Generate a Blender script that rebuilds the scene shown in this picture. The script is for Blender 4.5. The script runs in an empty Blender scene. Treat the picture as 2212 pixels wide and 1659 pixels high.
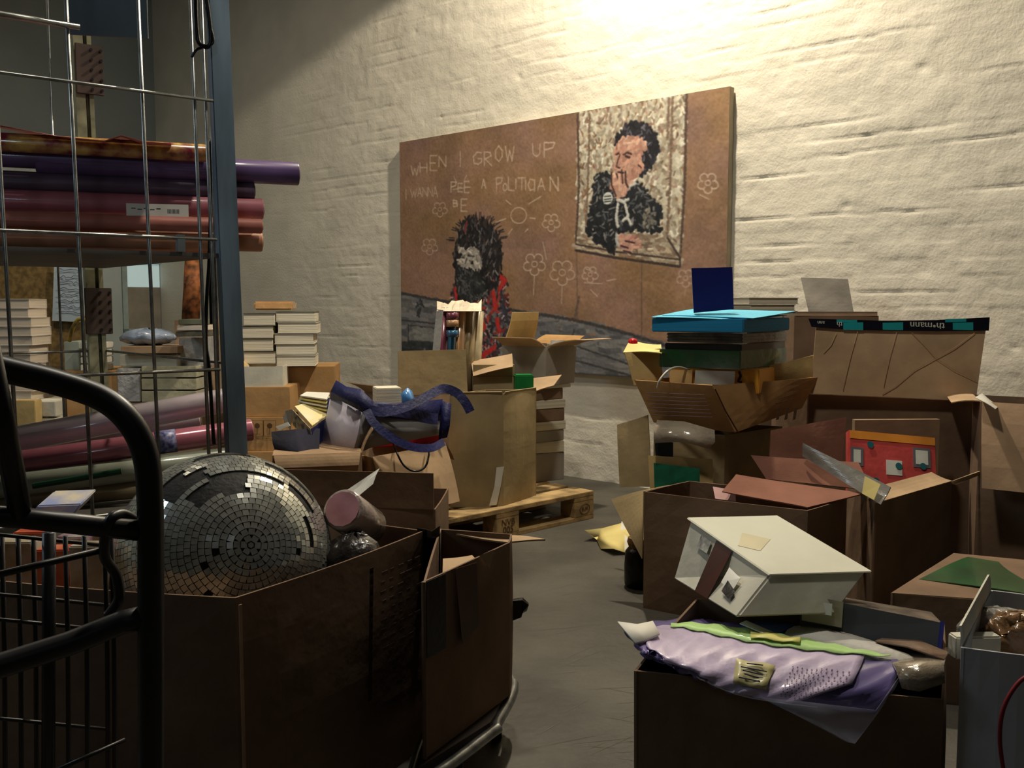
import bpy, bmesh, math, random
import numpy as np
from mathutils import Vector, Matrix
random.seed(7)
SC = bpy.context.scene
COL = SC.collection
V = Vector
# ---------------------------------------------------------------- camera
FPX, HZ = 2000.0, 0.085
TH = math.atan(HZ)
CAM = V((0, 0, 1.1))
cd = bpy.data.cameras.new('camera'); cam = bpy.data.objects.new('camera', cd); COL.objects.link(cam)
cam.location = CAM; cam.rotation_euler = (math.pi/2 - TH, 0, 0)
cd.sensor_fit = 'HORIZONTAL'; cd.sensor_width = 36.0; cd.lens = FPX/2212*36.0
cd.clip_start = 0.02; cd.clip_end = 60
SC.camera = cam
SC.view_settings.view_transform = 'Standard'; SC.view_settings.look = 'None'
SC.view_settings.gamma = 1; SC.view_settings.use_curve_mapping = False
SC.view_settings.exposure = 0.0
# ---------------------------------------------------------------- light
w = bpy.data.worlds.new('world'); SC.world = w; w.use_nodes = True
w.node_tree.nodes['Background'].inputs[0].default_value = (0.80, 0.92, 1.0, 1)
w.node_tree.nodes['Background'].inputs[1].default_value = 0.012
def light(name, kind, loc, aim, power, col, **kw):
    l = bpy.data.lights.new(name, kind); l.energy = power; l.color = col
    for k, v in kw.items(): setattr(l, k, v)
    o = bpy.data.objects.new(name, l); COL.objects.link(o); o.location = loc
    o.rotation_euler = (V(aim)-V(loc)).to_track_quat('-Z', 'Y').to_euler()
    return o
WN = V((0.656, 0.755, 0)).normalized()          # into the brick wall
WU = V((-0.755, 0.656, 0)).normalized()         # along the brick wall, away from the camera
W0 = V((0.504, 5.79, 0))
LP = W0 - WU*0.72 - WN*0.75 + V((0, 0, 4.03))
light('key_floodlight', 'SPOT', LP, LP + V((0, 0, -1)), 440, (1.0, 0.89, 0.70), spot_size=math.radians(152), spot_blend=0.06, shadow_soft_size=0.06)
light('ceiling_lamp', 'SPOT', (0.15, 2.7, 4.15), (0.35, 2.95, 0), 190, (1.0, 0.92, 0.78), spot_size=math.radians(118), spot_blend=0.85, shadow_soft_size=0.12)
light('front_fill', 'AREA', (0.6, -2.6, 3.6), (-0.4, 2.6, 0.9), 1, (0.78, 0.9, 1.0), shape='RECTANGLE', size=1.8, size_y=0.8)  # added cool fill behind the camera, softly brightens the fronts
light('cage_fill_spot', 'SPOT', (0.3, -2.6, 2.3), (-1.35, 3.0, 1.95), 75, (0.74, 0.88, 1.0), spot_size=math.radians(27), spot_blend=0.7, shadow_soft_size=0.25)  # added cool spot to brighten cage post and rolls, not a lamp of the room
light('rear_ceiling_lamp', 'AREA', (-2.6, 4.6, 3.6), (-2.0, 5.2, 0), 26, (1.0, 0.86, 0.66), shape='DISK', size=0.4)
light('hall_daylight', 'AREA', (-4.4, 2.0, 3.4), (-0.6, 2.6, 0.6), 24, (0.70, 0.88, 1.0), shape='RECTANGLE', size=1.6, size_y=1.0)
# ---------------------------------------------------------------- pixel helpers (2212 x 1659 frame)
FW = V((0, math.cos(TH), -math.sin(TH))); UP = V((0, math.sin(TH), math.cos(TH)))
def ray(px, py): return FW*FPX + V((1, 0, 0))*(px-1106) + UP*(829.5-py)
def P(px, py, z):
    r = ray(px, py); return CAM + r*((z-CAM.z)/r.z)
def D(px, py, Y):
    r = ray(px, py); return CAM + r*(Y/r.y)
def hit(px, py, p0, n):
    r = ray(px, py); return CAM + r*((V(p0)-CAM).dot(n)/r.dot(n))
def Z(p, z): return V((p.x, p.y, z))
# ---------------------------------------------------------------- materials
def lin(c):
    return tuple((x/255/12.92 if x/255 <= .04045 else ((x/255+.055)/1.055)**2.4) for x in c)
MATS = {}
def mat(name, rgb, rough=0.8, metal=0.0, coat=0.0, var=0.12, vs=6.0, bump=0.0, bs=60.0, spec=0.3, rgb2=None, stretch=(1, 1, 1), trans=0.0, alpha=1.0, dist=0.01):
    if name in MATS: return MATS[name]
    m = bpy.data.materials.new(name); m.use_nodes = True; nt = m.node_tree; N = nt.nodes; L = nt.links
    b = N['Principled BSDF']
    b.inputs['Roughness'].default_value = rough; b.inputs['Metallic'].default_value = metal
    b.inputs['Coat Weight'].default_value = coat; b.inputs['Coat Roughness'].default_value = 0.12
    b.inputs['Specular IOR Level'].default_value = spec
    b.inputs['Transmission Weight'].default_value = trans; b.inputs['Alpha'].default_value = alpha
    tc = N.new('ShaderNodeTexCoord'); mp = N.new('ShaderNodeMapping'); mp.inputs['Scale'].default_value = stretch
    L.new(tc.outputs['Object'], mp.inputs['Vector'])
    c = lin(rgb); c2 = lin(rgb2) if rgb2 else tuple(x*(1-2*var) for x in c)
    nz = N.new('ShaderNodeTexNoise'); nz.inputs['Scale'].default_value = vs; nz.inputs['Detail'].default_value = 6
    L.new(mp.outputs[0], nz.inputs['Vector'])
    rp = N.new('ShaderNodeValToRGB'); rp.color_ramp.elements[0].position = .35; rp.color_ramp.elements[1].position = .65
    rp.color_ramp.elements[0].color = (*c2, 1); rp.color_ramp.elements[1].color = (*[min(1, x*(1+.4*var)) for x in c], 1)
    L.new(nz.outputs[0], rp.inputs[0]); L.new(rp.outputs[0], b.inputs['Base Color'])
    if bump:
        n2 = N.new('ShaderNodeTexNoise'); n2.inputs['Scale'].default_value = bs; n2.inputs['Detail'].default_value = 4
        L.new(mp.outputs[0], n2.inputs['Vector'])
        bp = N.new('ShaderNodeBump'); bp.inputs['Strength'].default_value = bump; bp.inputs['Distance'].default_value = dist
        L.new(n2.outputs[0], bp.inputs['Height']); L.new(bp.outputs[0], b.inputs['Normal'])
    MATS[name] = m; return m
def card(name, rgb, **kw):
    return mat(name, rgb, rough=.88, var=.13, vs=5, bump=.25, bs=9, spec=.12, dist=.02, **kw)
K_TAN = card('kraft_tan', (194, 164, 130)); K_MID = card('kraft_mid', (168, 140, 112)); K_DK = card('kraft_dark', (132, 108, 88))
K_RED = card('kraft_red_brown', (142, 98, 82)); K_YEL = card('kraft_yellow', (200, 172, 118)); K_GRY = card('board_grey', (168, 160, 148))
K_OLV = card('kraft_olive', (170, 150, 112)); K_WHT = card('board_white', (216, 212, 196)); K_ORG = card('kraft_orange', (186, 146, 98))
PAGE = mat('paper_pages', (226, 218, 196), rough=.9, var=.12, vs=3, stretch=(.3, .3, 60), bump=.3, bs=6)
PAPER = mat('paper_white', (226, 222, 210), rough=.85, var=.05)
YPAPER = mat('paper_yellow', (232, 214, 140), rough=.8, var=.08)
BLACK = mat('black_painted_steel', (26, 25, 27), rough=.38, var=.1, spec=.5)
STEEL = mat('zinc_wire', (150, 152, 150), rough=.35, metal=.85, var=.2, vs=30)
BLUEST = mat('blue_grey_steel', (122, 140, 154), rough=.5, metal=.2, var=.25, vs=9, stretch=(1, 1, .2))
FILM = mat('clear_film_over_print', (190, 190, 190), rough=.2, coat=1, var=.2, vs=12, bump=.8, bs=30)
BTAPE = mat('black_tape', (18, 16, 18), rough=.3, var=.1, bump=.1)
# ---------------------------------------------------------------- mesh helpers
class MB:
    def __init__(s): s.v = []; s.f = []; s.mi = []
    def add(s, vs, fs, mi=0):
        o = len(s.v); s.v += [V(p) for p in vs]; s.f += [tuple(i+o for i in f) for f in fs]; s.mi += [mi]*len(fs); return s
    def box(s, c, ex, ey, ez, mi=0):      # corner and three edge vectors
        c, ex, ey, ez = V(c), V(ex), V(ey), V(ez)
        p = [c, c+ex, c+ex+ey, c+ey, c+ez, c+ex+ez, c+ex+ey+ez, c+ey+ez]
        return s.add(p, [(0, 3, 2, 1), (4, 5, 6, 7), (0, 1, 5, 4), (1, 2, 6, 5), (2, 3, 7, 6), (3, 0, 4, 7)], mi)
    def sheet(s, G, t, mi=0):             # G rows of points -> thick curved sheet
        nv, nu = len(G), len(G[0]); G = [[V(p) for p in r] for r in G]; Nn = []
        for j in range(nv):
            r = []
            for i in range(nu):
                a = G[j][min(i+1, nu-1)]-G[j][max(i-1, 0)]; b = G[min(j+1, nv-1)][i]-G[max(j-1, 0)][i]
                n = a.cross(b); r.append(n.normalized() if n.length > 1e-12 else V((0, 0, 1)))
            Nn.append(r)
        vs = [p for r in G for p in r] + [G[j][i]-Nn[j][i]*t for j in range(nv) for i in range(nu)]
        k = nu*nv; fs = []
        for j in range(nv-1):
            for i in range(nu-1):
                a = j*nu+i; fs += [(a, a+1, a+nu+1, a+nu), (k+a, k+a+nu, k+a+nu+1, k+a+1)]
        for i in range(nu-1):
            fs += [(i+1, i, k+i, k+i+1)]; a = (nv-1)*nu+i; fs += [(a, a+1, k+a+1, k+a)]
        for j in range(nv-1):
            a = j*nu; fs += [(a, a+nu, k+a+nu, k+a)]; a += nu-1; fs += [(a+nu, a, k+a, k+a+nu)]
        return s.add(vs, fs, mi)
    def quad(s, a, b, c, d, t, mi=0, n=1, wob=0.0):
        a, b, c, d = V(a), V(b), V(c), V(d); nn = (b-a).cross(d-a).normalized(); G = []; n = n*3 if wob else n
        for j in range(n+1):
            r = []
            for i in range(n+1):
                u, v = i/n, j/n; p = a*(1-u)*(1-v)+b*u*(1-v)+c*u*v+d*(1-u)*v
                if wob and n > 1: p = p + nn*wob*(math.sin(u*3.1+v*2)+.35*math.sin(u*4+v*5+a.x*9))
                r.append(p)
            G.append(r)
        return s.sheet(G, t, mi)
    def tube(s, pts, r, n=10, mi=0, cap=True, closed=False):
        pts = [V(p) for p in pts]; m = len(pts); rr = r if isinstance(r, (list, tuple)) else [r]*m; base = len(s.v); ref = None; vs = []
        for i, p in enumerate(pts):
            if closed: t = pts[(i+1) % m]-pts[i-1]
            else: t = pts[min(i+1, m-1)]-pts[max(i-1, 0)]
            t.normalize()
            if ref is None: ref = t.orthogonal().normalized()
            ref = (ref-t*ref.dot(t)).normalized(); b = t.cross(ref)
            for k in range(n):
                a = 2*math.pi*k/n; vs.append(p+(ref*math.cos(a)+b*math.sin(a))*rr[i])
        fs = [(i*n+k, i*n+(k+1) % n, (i+1)*n+(k+1) % n, (i+1)*n+k) for i in range(m-1) for k in range(n)]
        if closed: fs += [((m-1)*n+k, (m-1)*n+(k+1) % n, (k+1) % n, k) for k in range(n)]
        elif cap: fs += [tuple(range(n))[::-1], tuple((m-1)*n+k for k in range(n))]
        return s.add(vs, fs, mi)
    def build(s, name, m, parent=None, smooth=False, bevel=0.0):
        me = bpy.data.meshes.new(name); off = V(parent.get('_loc', (0, 0, 0))) if parent is not None else V((0, 0, 0))
        me.from_pydata([p-off for p in s.v], [], s.f); me.validate()
        for q in (m if isinstance(m, (list, tuple)) else [m]): me.materials.append(q)
        for p, i in zip(me.polygons, s.mi): p.material_index = i
        bm = bmesh.new(); bm.from_mesh(me); bmesh.ops.recalc_face_normals(bm, faces=bm.faces)
        if bevel: bmesh.ops.bevel(bm, geom=bm.edges[:], offset=bevel, segments=2, affect='EDGES', clamp_overlap=True)
        bm.to_mesh(me); bm.free()
        if smooth:
            for p in me.polygons: p.use_smooth = True
        o = bpy.data.objects.new(name, me); COL.objects.link(o)
        if parent is not None: o.parent = parent; o['_loc'] = list(off)
        return o
def spline(pts, n=8, closed=False):
    pts = [V(p) for p in pts]; m = len(pts); out = []
    g = (lambda i: pts[i % m]) if closed else (lambda i: pts[max(0, min(m-1, i))])
    for i in range(m if closed else m-1):
        a, b, c, d = g(i-1), g(i), g(i+1), g(i+2)
        for k in range(n):
            t = k/n; out.append(.5*((2*b)+(c-a)*t+(2*a-5*b+4*c-d)*t*t+(3*b-a-3*c+d)*t**3))
    if not closed: out.append(pts[-1])
    return out
def thing(name, label, cat, loc, group=None):
    o = bpy.data.objects.new(name, None); COL.objects.link(o); o.location = V(loc); o.empty_display_size = .05
    o['_loc'] = list(V(loc)); o['label'] = label; o['category'] = cat
    if group: o['group'] = group
    return o
def tag(o, label, cat, group=None):
    o['label'] = label; o['category'] = cat
    if group: o['group'] = group
    return o
def struct(name, mb, m, smooth=False):
    o = mb.build(name, m, None, smooth); o['kind'] = 'structure'; return o
def lab(o, s): o['label'] = s; return o
# open carton from its rim corners (going round); flaps: edge index -> (length, angle from upright outwards, inset, material)
def carton(label, rim, zb, flaps={}, m=K_MID, mi=None, name='cardboard_box', tap=.97, bulge=.008, sag=0.0, t=.005, group=None, cat='cardboard box', closed=False, tape=None, nseg=6, base=None):
    rim = [V(p) for p in rim]; c = sum(rim, V())/4
    base = [V(p) for p in base] if base else [Z(c+(p-c)*tap, zb) for p in rim]
    r = thing(name, label, cat, Z(c, zb), group)
    mb = MB(); area = sum((rim[i].x*rim[(i+1) % 4].y-rim[(i+1) % 4].x*rim[i].y) for i in range(4)); sg = 1 if area > 0 else -1
    for i in range(4):
        a, b, bb, ba = rim[i], rim[(i+1) % 4], base[(i+1) % 4], base[i]
        out = V(((b-a).y, -(b-a).x, 0)).normalized()*sg; G = []
        for j in range(nseg+1):
            v = j/nseg; row = []
            for k in range(nseg+1):
                u = k/nseg; p = a*(1-u)*(1-v)+b*u*(1-v)+bb*u*v+ba*(1-u)*v
                p = p+out*bulge*math.sin(math.pi*u)*(.35+math.sin(math.pi*v))+V((0, 0, -sag*math.sin(math.pi*u)*(1-v)))
                row.append(p)
            G.append(row)
        if sg < 0: G = [q[::-1] for q in G]
        mb.sheet([q for q in G[::-1]], t)
    mb.quad(base[0]+V((0, 0, .006)), base[1]+V((0, 0, .006)), base[2]+V((0, 0, .006)), base[3]+V((0, 0, .006)), .004)
    if closed: mb.quad(*(p+V((0, 0, .002)) for p in rim), .004)
    mb.build('box_body', m, r)
    for i, fl in flaps.items():
        ln, an, ins = fl[:3]; fm = fl[3] if len(fl) > 3 else (mi or m); bend = fl[4] if len(fl) > 4 else 12
        a, b = rim[i], rim[(i+1) % 4]; e = (b-a).normalized(); out = V(((b-a).y, -(b-a).x, 0)).normalized()*sg
        a = a+e*.006+out*.003; b = b-e*.006+out*.003; G = []; pa = a.copy(); pb = b.copy(); n = 4
        for j in range(n+1):
            ii = ins*j/n
            G.append([pa.lerp(pb, k/4)+e*(ii*(1-k/2)*L_(b-a)*.5 if k < 2 else -ii*(k/2-1)*L_(b-a)*.5)+V((0, 0, -sag*math.sin(math.pi*k/4))) for k in range(5)])
            aa = math.radians(an+bend*(j-n/2)/n*2); d = (V((0, 0, 1))*math.cos(aa)+out*math.sin(aa))*ln/n; pa = pa+d; pb = pb+d
        MB().sheet(G, t*.8).build('flap', fm, r)
    if tape:
        for (i, u0, u1, drop, tm) in tape:
            a, b = rim[i], rim[(i+1) % 4]; out = V(((b-a).y, -(b-a).x, 0)).normalized()*sg*(.003+bulge*.9)
            p, q = a.lerp(b, u0)+out, a.lerp(b, u1)+out
            MB().quad(p, q, q-V((0, 0, drop)), p-V((0, 0, drop)), .001).build('tape', tm, r)
    return r
def L_(v): return v.length
def rim3(n, l, r, zz=None):               # near, left, right corners -> parallelogram
    n, l, r = V(n), V(l), V(r); return [n, r, l+r-n, l]
def fb(x0, x1, y0, y1, Y, dep, yaw=0.0, zb=None):   # front face spans a pixel box at depth Y; returns corner + edges
    a, b = D(x0, y1, Y), D(x1, y1, Y); t = D((x0+x1)/2, y0, Y); z0 = a.z if zb is None else zb; h = t.z-z0
    c = (a+b)/2; wd = (b-a).length; ca, sa = math.cos(yaw), math.sin(yaw); ex = V((ca, sa, 0))*wd; ey = V((-sa, ca, 0))*dep
    return Z(c-ex/2, z0), ex, ey, V((0, 0, h))
def solid(name, label, cat, c, ex, ey, ez, m, group=None, bevel=.003, parts=None):
    r = MB().box(c, ex, ey, ez).build(name, m, None, bevel=bevel)
    return tag(r, label, cat, group)
def book(label, c, ex, ey, ez, cm, pm=PAGE, group=None, name='book', cat='book', pages_front=True):
    r = thing(name, label, cat, V(c)+(V(ex)+V(ey))/2, group); t = min(.003, ez.length*.15); k = ez.normalized()*t
    mb = MB(); mb.box(c, ex, ey, k); mb.box(c+ez-k, ex, ey, k)
    if pages_front: mb.box(c+ey-ey.normalized()*t, ex, ey.normalized()*t, ez)
    else: mb.box(c, ex, ey.normalized()*t, ez)
    mb.build('cover', cm, r)
    e1, e2 = ex.normalized()*.004, ey.normalized()*.004
    MB().box(c+k+e1+e2, ex-2*e1, ey-2*e2, ez-2*k).build('page_block', pm, r); return r
# ================================================================ the room
def vnoise(x, y, seed=0):
    xi = np.floor(x).astype(np.int64); yi = np.floor(y).astype(np.int64); fx = x-xi; fy = y-yi
    fx = fx*fx*(3-2*fx); fy = fy*fy*(3-2*fy)
    def h(a, b):
        n = (a*374761393 + b*668265263 + seed*974634777) & 0x7fffffff
        n = ((n ^ (n >> 13))*1274126177) & 0x7fffffff
        return ((n ^ (n >> 16)) & 0xffff)/65535.0
    return (h(xi, yi)*(1-fx)+h(xi+1, yi)*fx)*(1-fy)+(h(xi, yi+1)*(1-fx)+h(xi+1, yi+1)*fx)*fy
def grid_mesh(name, PT, m, kind=None, col=None):
    nj, ni = PT.shape[:2]; me = bpy.data.meshes.new(name)
    me.vertices.add(nj*ni); me.vertices.foreach_set('co', PT.reshape(-1).astype(np.float32))
    a = (np.arange(nj-1)[:, None]*ni+np.arange(ni-1)[None]).reshape(-1)
    q = np.stack([a, a+1, a+ni+1, a+ni], 1).astype(np.int32); nf = len(q)
    me.loops.add(nf*4); me.loops.foreach_set('vertex_index', q.reshape(-1))
    me.polygons.add(nf); me.polygons.foreach_set('loop_start', (np.arange(nf)*4).astype(np.int32))
    me.polygons.foreach_set('loop_total', np.full(nf, 4, np.int32)); me.update()
    me.polygons.foreach_set('use_smooth', np.ones(nf, bool))
    if col is not None:
        at = me.color_attributes.new('paint', 'FLOAT_COLOR', 'POINT')
        c = np.ones((nj*ni, 4), np.float32); c[:, :3] = col.reshape(-1, 3); at.data.foreach_set('color', c.reshape(-1))
    me.materials.append(m); o = bpy.data.objects.new(name, me); COL.objects.link(o)
    if kind: o['kind'] = kind
    return o
# brick wall on the right: s runs along WU from W0
S0, S1, ZT = -3.6, 5.3, 4.3
ss = np.concatenate([np.arange(S0, 3.0, .0125), np.arange(3.0, S1+.01, .035)]); ss[-1] = S1; zz = np.arange(0, ZT, .0105); SS, ZZ = np.meshgrid(ss, zz)
wx = SS+.02*(vnoise(SS*3, ZZ*3, 1)-.5); wz = ZZ+.022*(vnoise(SS*2.2, ZZ*2.2, 2)-.5)+.010*(vnoise(SS*9, ZZ*9, 12)-.5)
CH = .078; row = np.floor(wz/CH); fz = wz/CH-row; off = (row % 2)*.5
bw = np.where(row % 2 == 0, .25, .125+.125); fxx = wx/bw+off; bx = np.floor(fxx); fx = (fxx-bx)*bw
ez = np.minimum(fz, 1-fz)*CH; ex = np.minimum(fx, bw-fx)
gh = np.exp(-(ez/.005)**2)*(.06+1.25*np.clip(vnoise(SS*2.6, ZZ*14, 3)*2.2-1.15, 0, 1))
gv = np.exp(-(ex/.006)**2)*np.clip(vnoise(SS*5, ZZ*5, 4)*1.6-.9, 0, 1)*.7
hh = -.011*gh-.007*gv+.0045*(vnoise(bx*7.3+.5, row*3.1+.5, 5)-.5)+.009*(vnoise(SS*6, ZZ*11, 6)-.5)+.005*(vnoise(SS*18, ZZ*22, 7)-.5)+.0025*(vnoise(SS*45, ZZ*50, 8)-.5)
for k in range(26):      # chips and dents in the paint
    a, b = random.uniform(-3.2, 2.5), random.uniform(.6, 3.2); rr = random.uniform(.008, .03)
    hh -= .010*np.exp(-(((SS-a)**2+(ZZ-b)**2*1.5)/rr**2))
hh = hh*(.62-.5*np.clip((SS-2.2)/1.3, 0, 1)); PT = np.zeros(SS.shape+(3,)); PT[..., 0] = W0.x+WU.x*SS-WN.x*hh; PT[..., 1] = W0.y+WU.y*SS-WN.y*hh; PT[..., 2] = ZZ
WALLM = mat('white_painted_brick', (232, 224, 206), rough=.6, var=.05, vs=3, bump=.35, bs=70, spec=.25, dist=.006)
grid_mesh('wall_right', PT, WALLM, 'structure')
KC = W0+WU*S1; BU = V((-0.656, -0.755, 0)); BNrm = V((-0.755, 0.656, 0))
WB = mat('grey_plaster', (168, 176, 174), rough=.85, var=.06, vs=2, bump=.15, bs=25)
def BW(t, z, d=0): return KC+BU*t-BNrm*d+V((0, 0, z))
# back wall with an opening for the window
wa, wb = hit(262, 600, KC, BNrm), hit(432, 600, KC, BNrm)
t1, t0 = (wa-KC).dot(BU), (wb-KC).dot(BU)
z1, z0 = hit(350, 560, KC, BNrm).z, hit(350, 720, KC, BNrm).z
mb = MB(); th = BNrm*.2
for (a, b, c, d) in [(0, t0, 0, ZT), (t1, 6.2, 0, ZT), (t0, t1, 0, z0), (t0, t1, z1, ZT)]: mb.box(BW(a, c), BU*(b-a), th, V((0, 0, d-c)))
struct('wall_back', mb, WB)
mb = MB()
for (a, b, c, d) in [(t0, t1, z0, z0+.05), (t0, t1, z1-.05, z1), (t0, t0+.05, z0, z1), (t1-.05, t1, z0, z1)]: mb.box(BW(a, c, .02), BU*(b-a), BNrm*.06, V((0, 0, d-c)))
win = thing('window_1', 'pale window in the dim rear wall behind the cage', 'window', BW(t0, z0)); win['kind'] = 'structure'
mb.build('window_frame', mat('window_frame_paint', (150, 165, 160), rough=.5), win)
gm = bpy.data.materials.new('glass_reflection_glow'); gm.use_nodes = True; b = gm.node_tree.nodes['Principled BSDF']
b.inputs['Base Color'].default_value = (.45, .52, .5, 1); b.inputs['Roughness'].default_value = .25
b.inputs['Emission Color'].default_value = (.62, .85, .85, 1); b.inputs['Emission Strength'].default_value = .34  # weak emission stands in for the pale blue reflection on the pane
zm = z0+(z1-z0)*.62
MB().box(BW(t0+.05, zm, -.02), BU*(t1-t0-.1), BNrm*.01, V((0, 0, z1-zm-.05))).build('glass_pane', gm, win)
MB().box(BW(t0+.05, z0+.05, -.02), BU*(t1-t0-.1), BNrm*.02, V((0, 0, zm-z0-.05))).build('lower_panel', mat('dull_panel', (140, 132, 118), rough=.6), win)
FLR = mat('worn_concrete', (84, 80, 71), rough=.62, var=.35, vs=2.2, bump=.35, bs=30, spec=.35, rgb2=(62, 59, 52))
mb = MB(); mb.sheet([[V((x, y, 0)) for x in np.linspace(-5.7, 5.5, 12)] for y in np.linspace(-3.3, 10.5, 12)], .1)
struct('floor', mb, FLR)
mb = MB(); mb.box(V((-5.6, -3.2, ZT)), V((11, 0, 0)), V((0, 13.8, 0)), V((0, 0, .1))); struct('ceiling', mb, mat('ceiling_paint', (104, 102, 98), rough=.9))
mb = MB(); mb.box(V((-5.6, -3.3, 0)), V((10.6, 0, 0)), V((0, .1, 0)), V((0, 0, ZT))); struct('wall_front', mb, mat('dull_grey_paint', (104, 106, 106), rough=.9))
mb = MB(); mb.box(V((-5.7, -3.2, 0)), V((.1, 0, 0)), V((0, 8.6, 0)), V((0, 0, ZT))); struct('wall_left', mb, WB)
# scuffs on the floor: thin chalky scratches
mb = MB()
for k in range(60):
    p = P(random.uniform(1120, 1380), random.uniform(1130, 1650), .0006); a = random.uniform(-.5, .9); l = random.uniform(.05, .3); d = V((math.cos(a), math.sin(a), 0)); n_ = V((-d.y, d.x, 0))*random.uniform(.0008, .0018)
    mb.add([p, p+d*l/2-n_, p+d*l, p+d*l/2+n_], [(0, 1, 2, 3)])
o = mb.build('trim_1', mat('floor_scratch', (112, 106, 92), rough=.8)); o['kind'] = 'structure'
# ================================================================ lamp above the painting (out of frame, gives the key light)
fl = thing('floodlight', 'bright floodlight hanging above the painting close to the brick wall', 'lamp', LP+V((0, 0, .02)))
MB().box(LP+V((-.14, -.1, .03)), V((.28, 0, 0)), V((0, .2, 0)), V((0, 0, .09))).build('housing', BLACK, fl)
MB().tube([LP+WN*.0+V((0, 0, .1)), LP+V((0, 0, .22)), LP+WN*.8+V((0, 0, .22))], .012).build('bracket', BLACK, fl)
# ================================================================ painting
PN = W0-WN*.055
def wp(px, py): return hit(px, py, PN, WN)
pl, pr = wp(863, 308), wp(1577, 186)
zt, zb_ = (pl.z+pr.z)/2, (wp(863, 785).z+wp(1577, 828).z)/2
sl, sr = (pl-PN).dot(WU), (pr-PN).dot(WU); PWd = sl-sr; PH = zt-zb_
RES = .004; NX, NY = int(PWd/RES), int(PH/RES)
def q(px, py):
    p = wp(px, py); return ((sl-(p-PN).dot(WU))/PWd*NX, (zt-p.z)/PH*NY)
PXM = NX/(1577-863)*1.0
cv = np.zeros((NY, NX, 3)); yy, xx = np.mgrid[0:NY, 0:NX].astype(float)
n1 = vnoise(xx/60, yy/45, 21)*.5+vnoise(xx/22, yy/14, 22)*.3+vnoise(xx/5, yy/9, 23)*.2
cv[:] = np.array([150, 112, 84])[None, None]*(.84+.32*n1[..., None]); cv[..., 2] += (vnoise(xx/50, yy/50, 24)-.5)*22
rs = random.Random(3)
def stamp(x, y, r, c, al):
    x0, x1, y0, y1 = int(max(0, x-r-1)), int(min(NX, x+r+2)), int(max(0, y-r-1)), int(min(NY, y+r+2))
    if x0 >= x1 or y0 >= y1: return
    d = np.sqrt((xx[y0:y1, x0:x1]-x)**2+(yy[y0:y1, x0:x1]-y)**2); m = np.clip(r+.5-d, 0, 1)[..., None]*al
    cv[y0:y1, x0:x1] = cv[y0:y1, x0:x1]*(1-m)+np.array(c, float)*m
def st(pts, wd, c, al=.8, jit=0):         # stroke through photo-measured points
    Q = [q(*p) for p in pts]; r = wd*PXM/2
    for a, b in zip(Q, Q[1:]):
        l = math.hypot(b[0]-a[0], b[1]-a[1]); n = max(1, int(l/max(.7, r*.6)))
        for k in range(n+1):
            t = k/n; stamp(a[0]+(b[0]-a[0])*t+rs.uniform(-jit, jit), a[1]+(b[1]-a[1])*t+rs.uniform(-jit, jit), r, c, al)
def inside(x, y, pg):
    r = False; j = len(pg)-1
    for i in range(len(pg)):
        if (pg[i][1] > y) != (pg[j][1] > y) and x < (pg[j][0]-pg[i][0])*(y-pg[i][1])/(pg[j][1]-pg[i][1])+pg[i][0]: r = not r
        j = i
    return r
def fill(pg, cols, n, ln, wd, ang=90, spread=30, al=.85):
    xs = [p[0] for p in pg]; ys = [p[1] for p in pg]; k = 0; g = 0
    while k < n and g < n*8:
        g += 1; x, y = rs.uniform(min(xs), max(xs)), rs.uniform(min(ys), max(ys))
        if not inside(x, y, pg): continue
        k += 1; a = math.radians(ang+rs.gauss(0, spread)); l = ln*rs.uniform(.5, 1.3); c = rs.choice(cols); f = rs.uniform(.85, 1.12)
        st([(x-math.cos(a)*l/2, y-math.sin(a)*l/2), (x+math.cos(a)*l/2+rs.uniform(-1, 1), y+math.sin(a)*l/2)], wd*rs.uniform(.6, 1.3), [v*f for v in c], al)
# lower grey masonry band
gy = [(863, 632), (960, 650), (1100, 668), (1240, 690), (1330, 712), (1420, 740), (1590, 790), (1590, 840), (1240, 812), (863, 800)]
fill(gy, [(112, 112, 114), (96, 97, 102), (128, 126, 124)], 1500, 26, 9, 8, 12, .8)
st([(863, 632), (960, 650), (1100, 668), (1240, 690), (1330, 712), (1420, 740), (1590, 790)], 5, (62, 58, 60), .7, 1)
fill([(863, 738), (960, 742), (960, 800), (863, 790)], [(44, 50, 54), (60, 64, 66)], 160, 16, 7, 5, 10)
for a in ([(863, 690), (960, 700)], [(882, 700), (882, 735), (960, 742)], [(885, 702), (960, 712)], [(1240, 712), (1225, 750), (1240, 800)], [(1240, 745), (1400, 800)], [(1215, 770), (1370, 812)], [(1150, 800), (1400, 815)]): st(a, 3, (58, 58, 62), .6, .8)
fill([(890, 705), (955, 713), (955, 735), (890, 730)], [(132, 132, 128)], 60, 12, 6, 5, 8); fill([(902, 640), (912, 640), (916, 680), (900, 680)], [(56, 58, 62)], 14, 10, 4)
for x in (1385,): st([(x, 560), (x, 735)], 2, (104, 78, 60), .6)
st([(1245, 540), (1247, 690)], 3, (116, 88, 72), .35, 1); st([(1240, 690), (1250, 640)], 5, (90, 74, 70), .35, 1)
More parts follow.
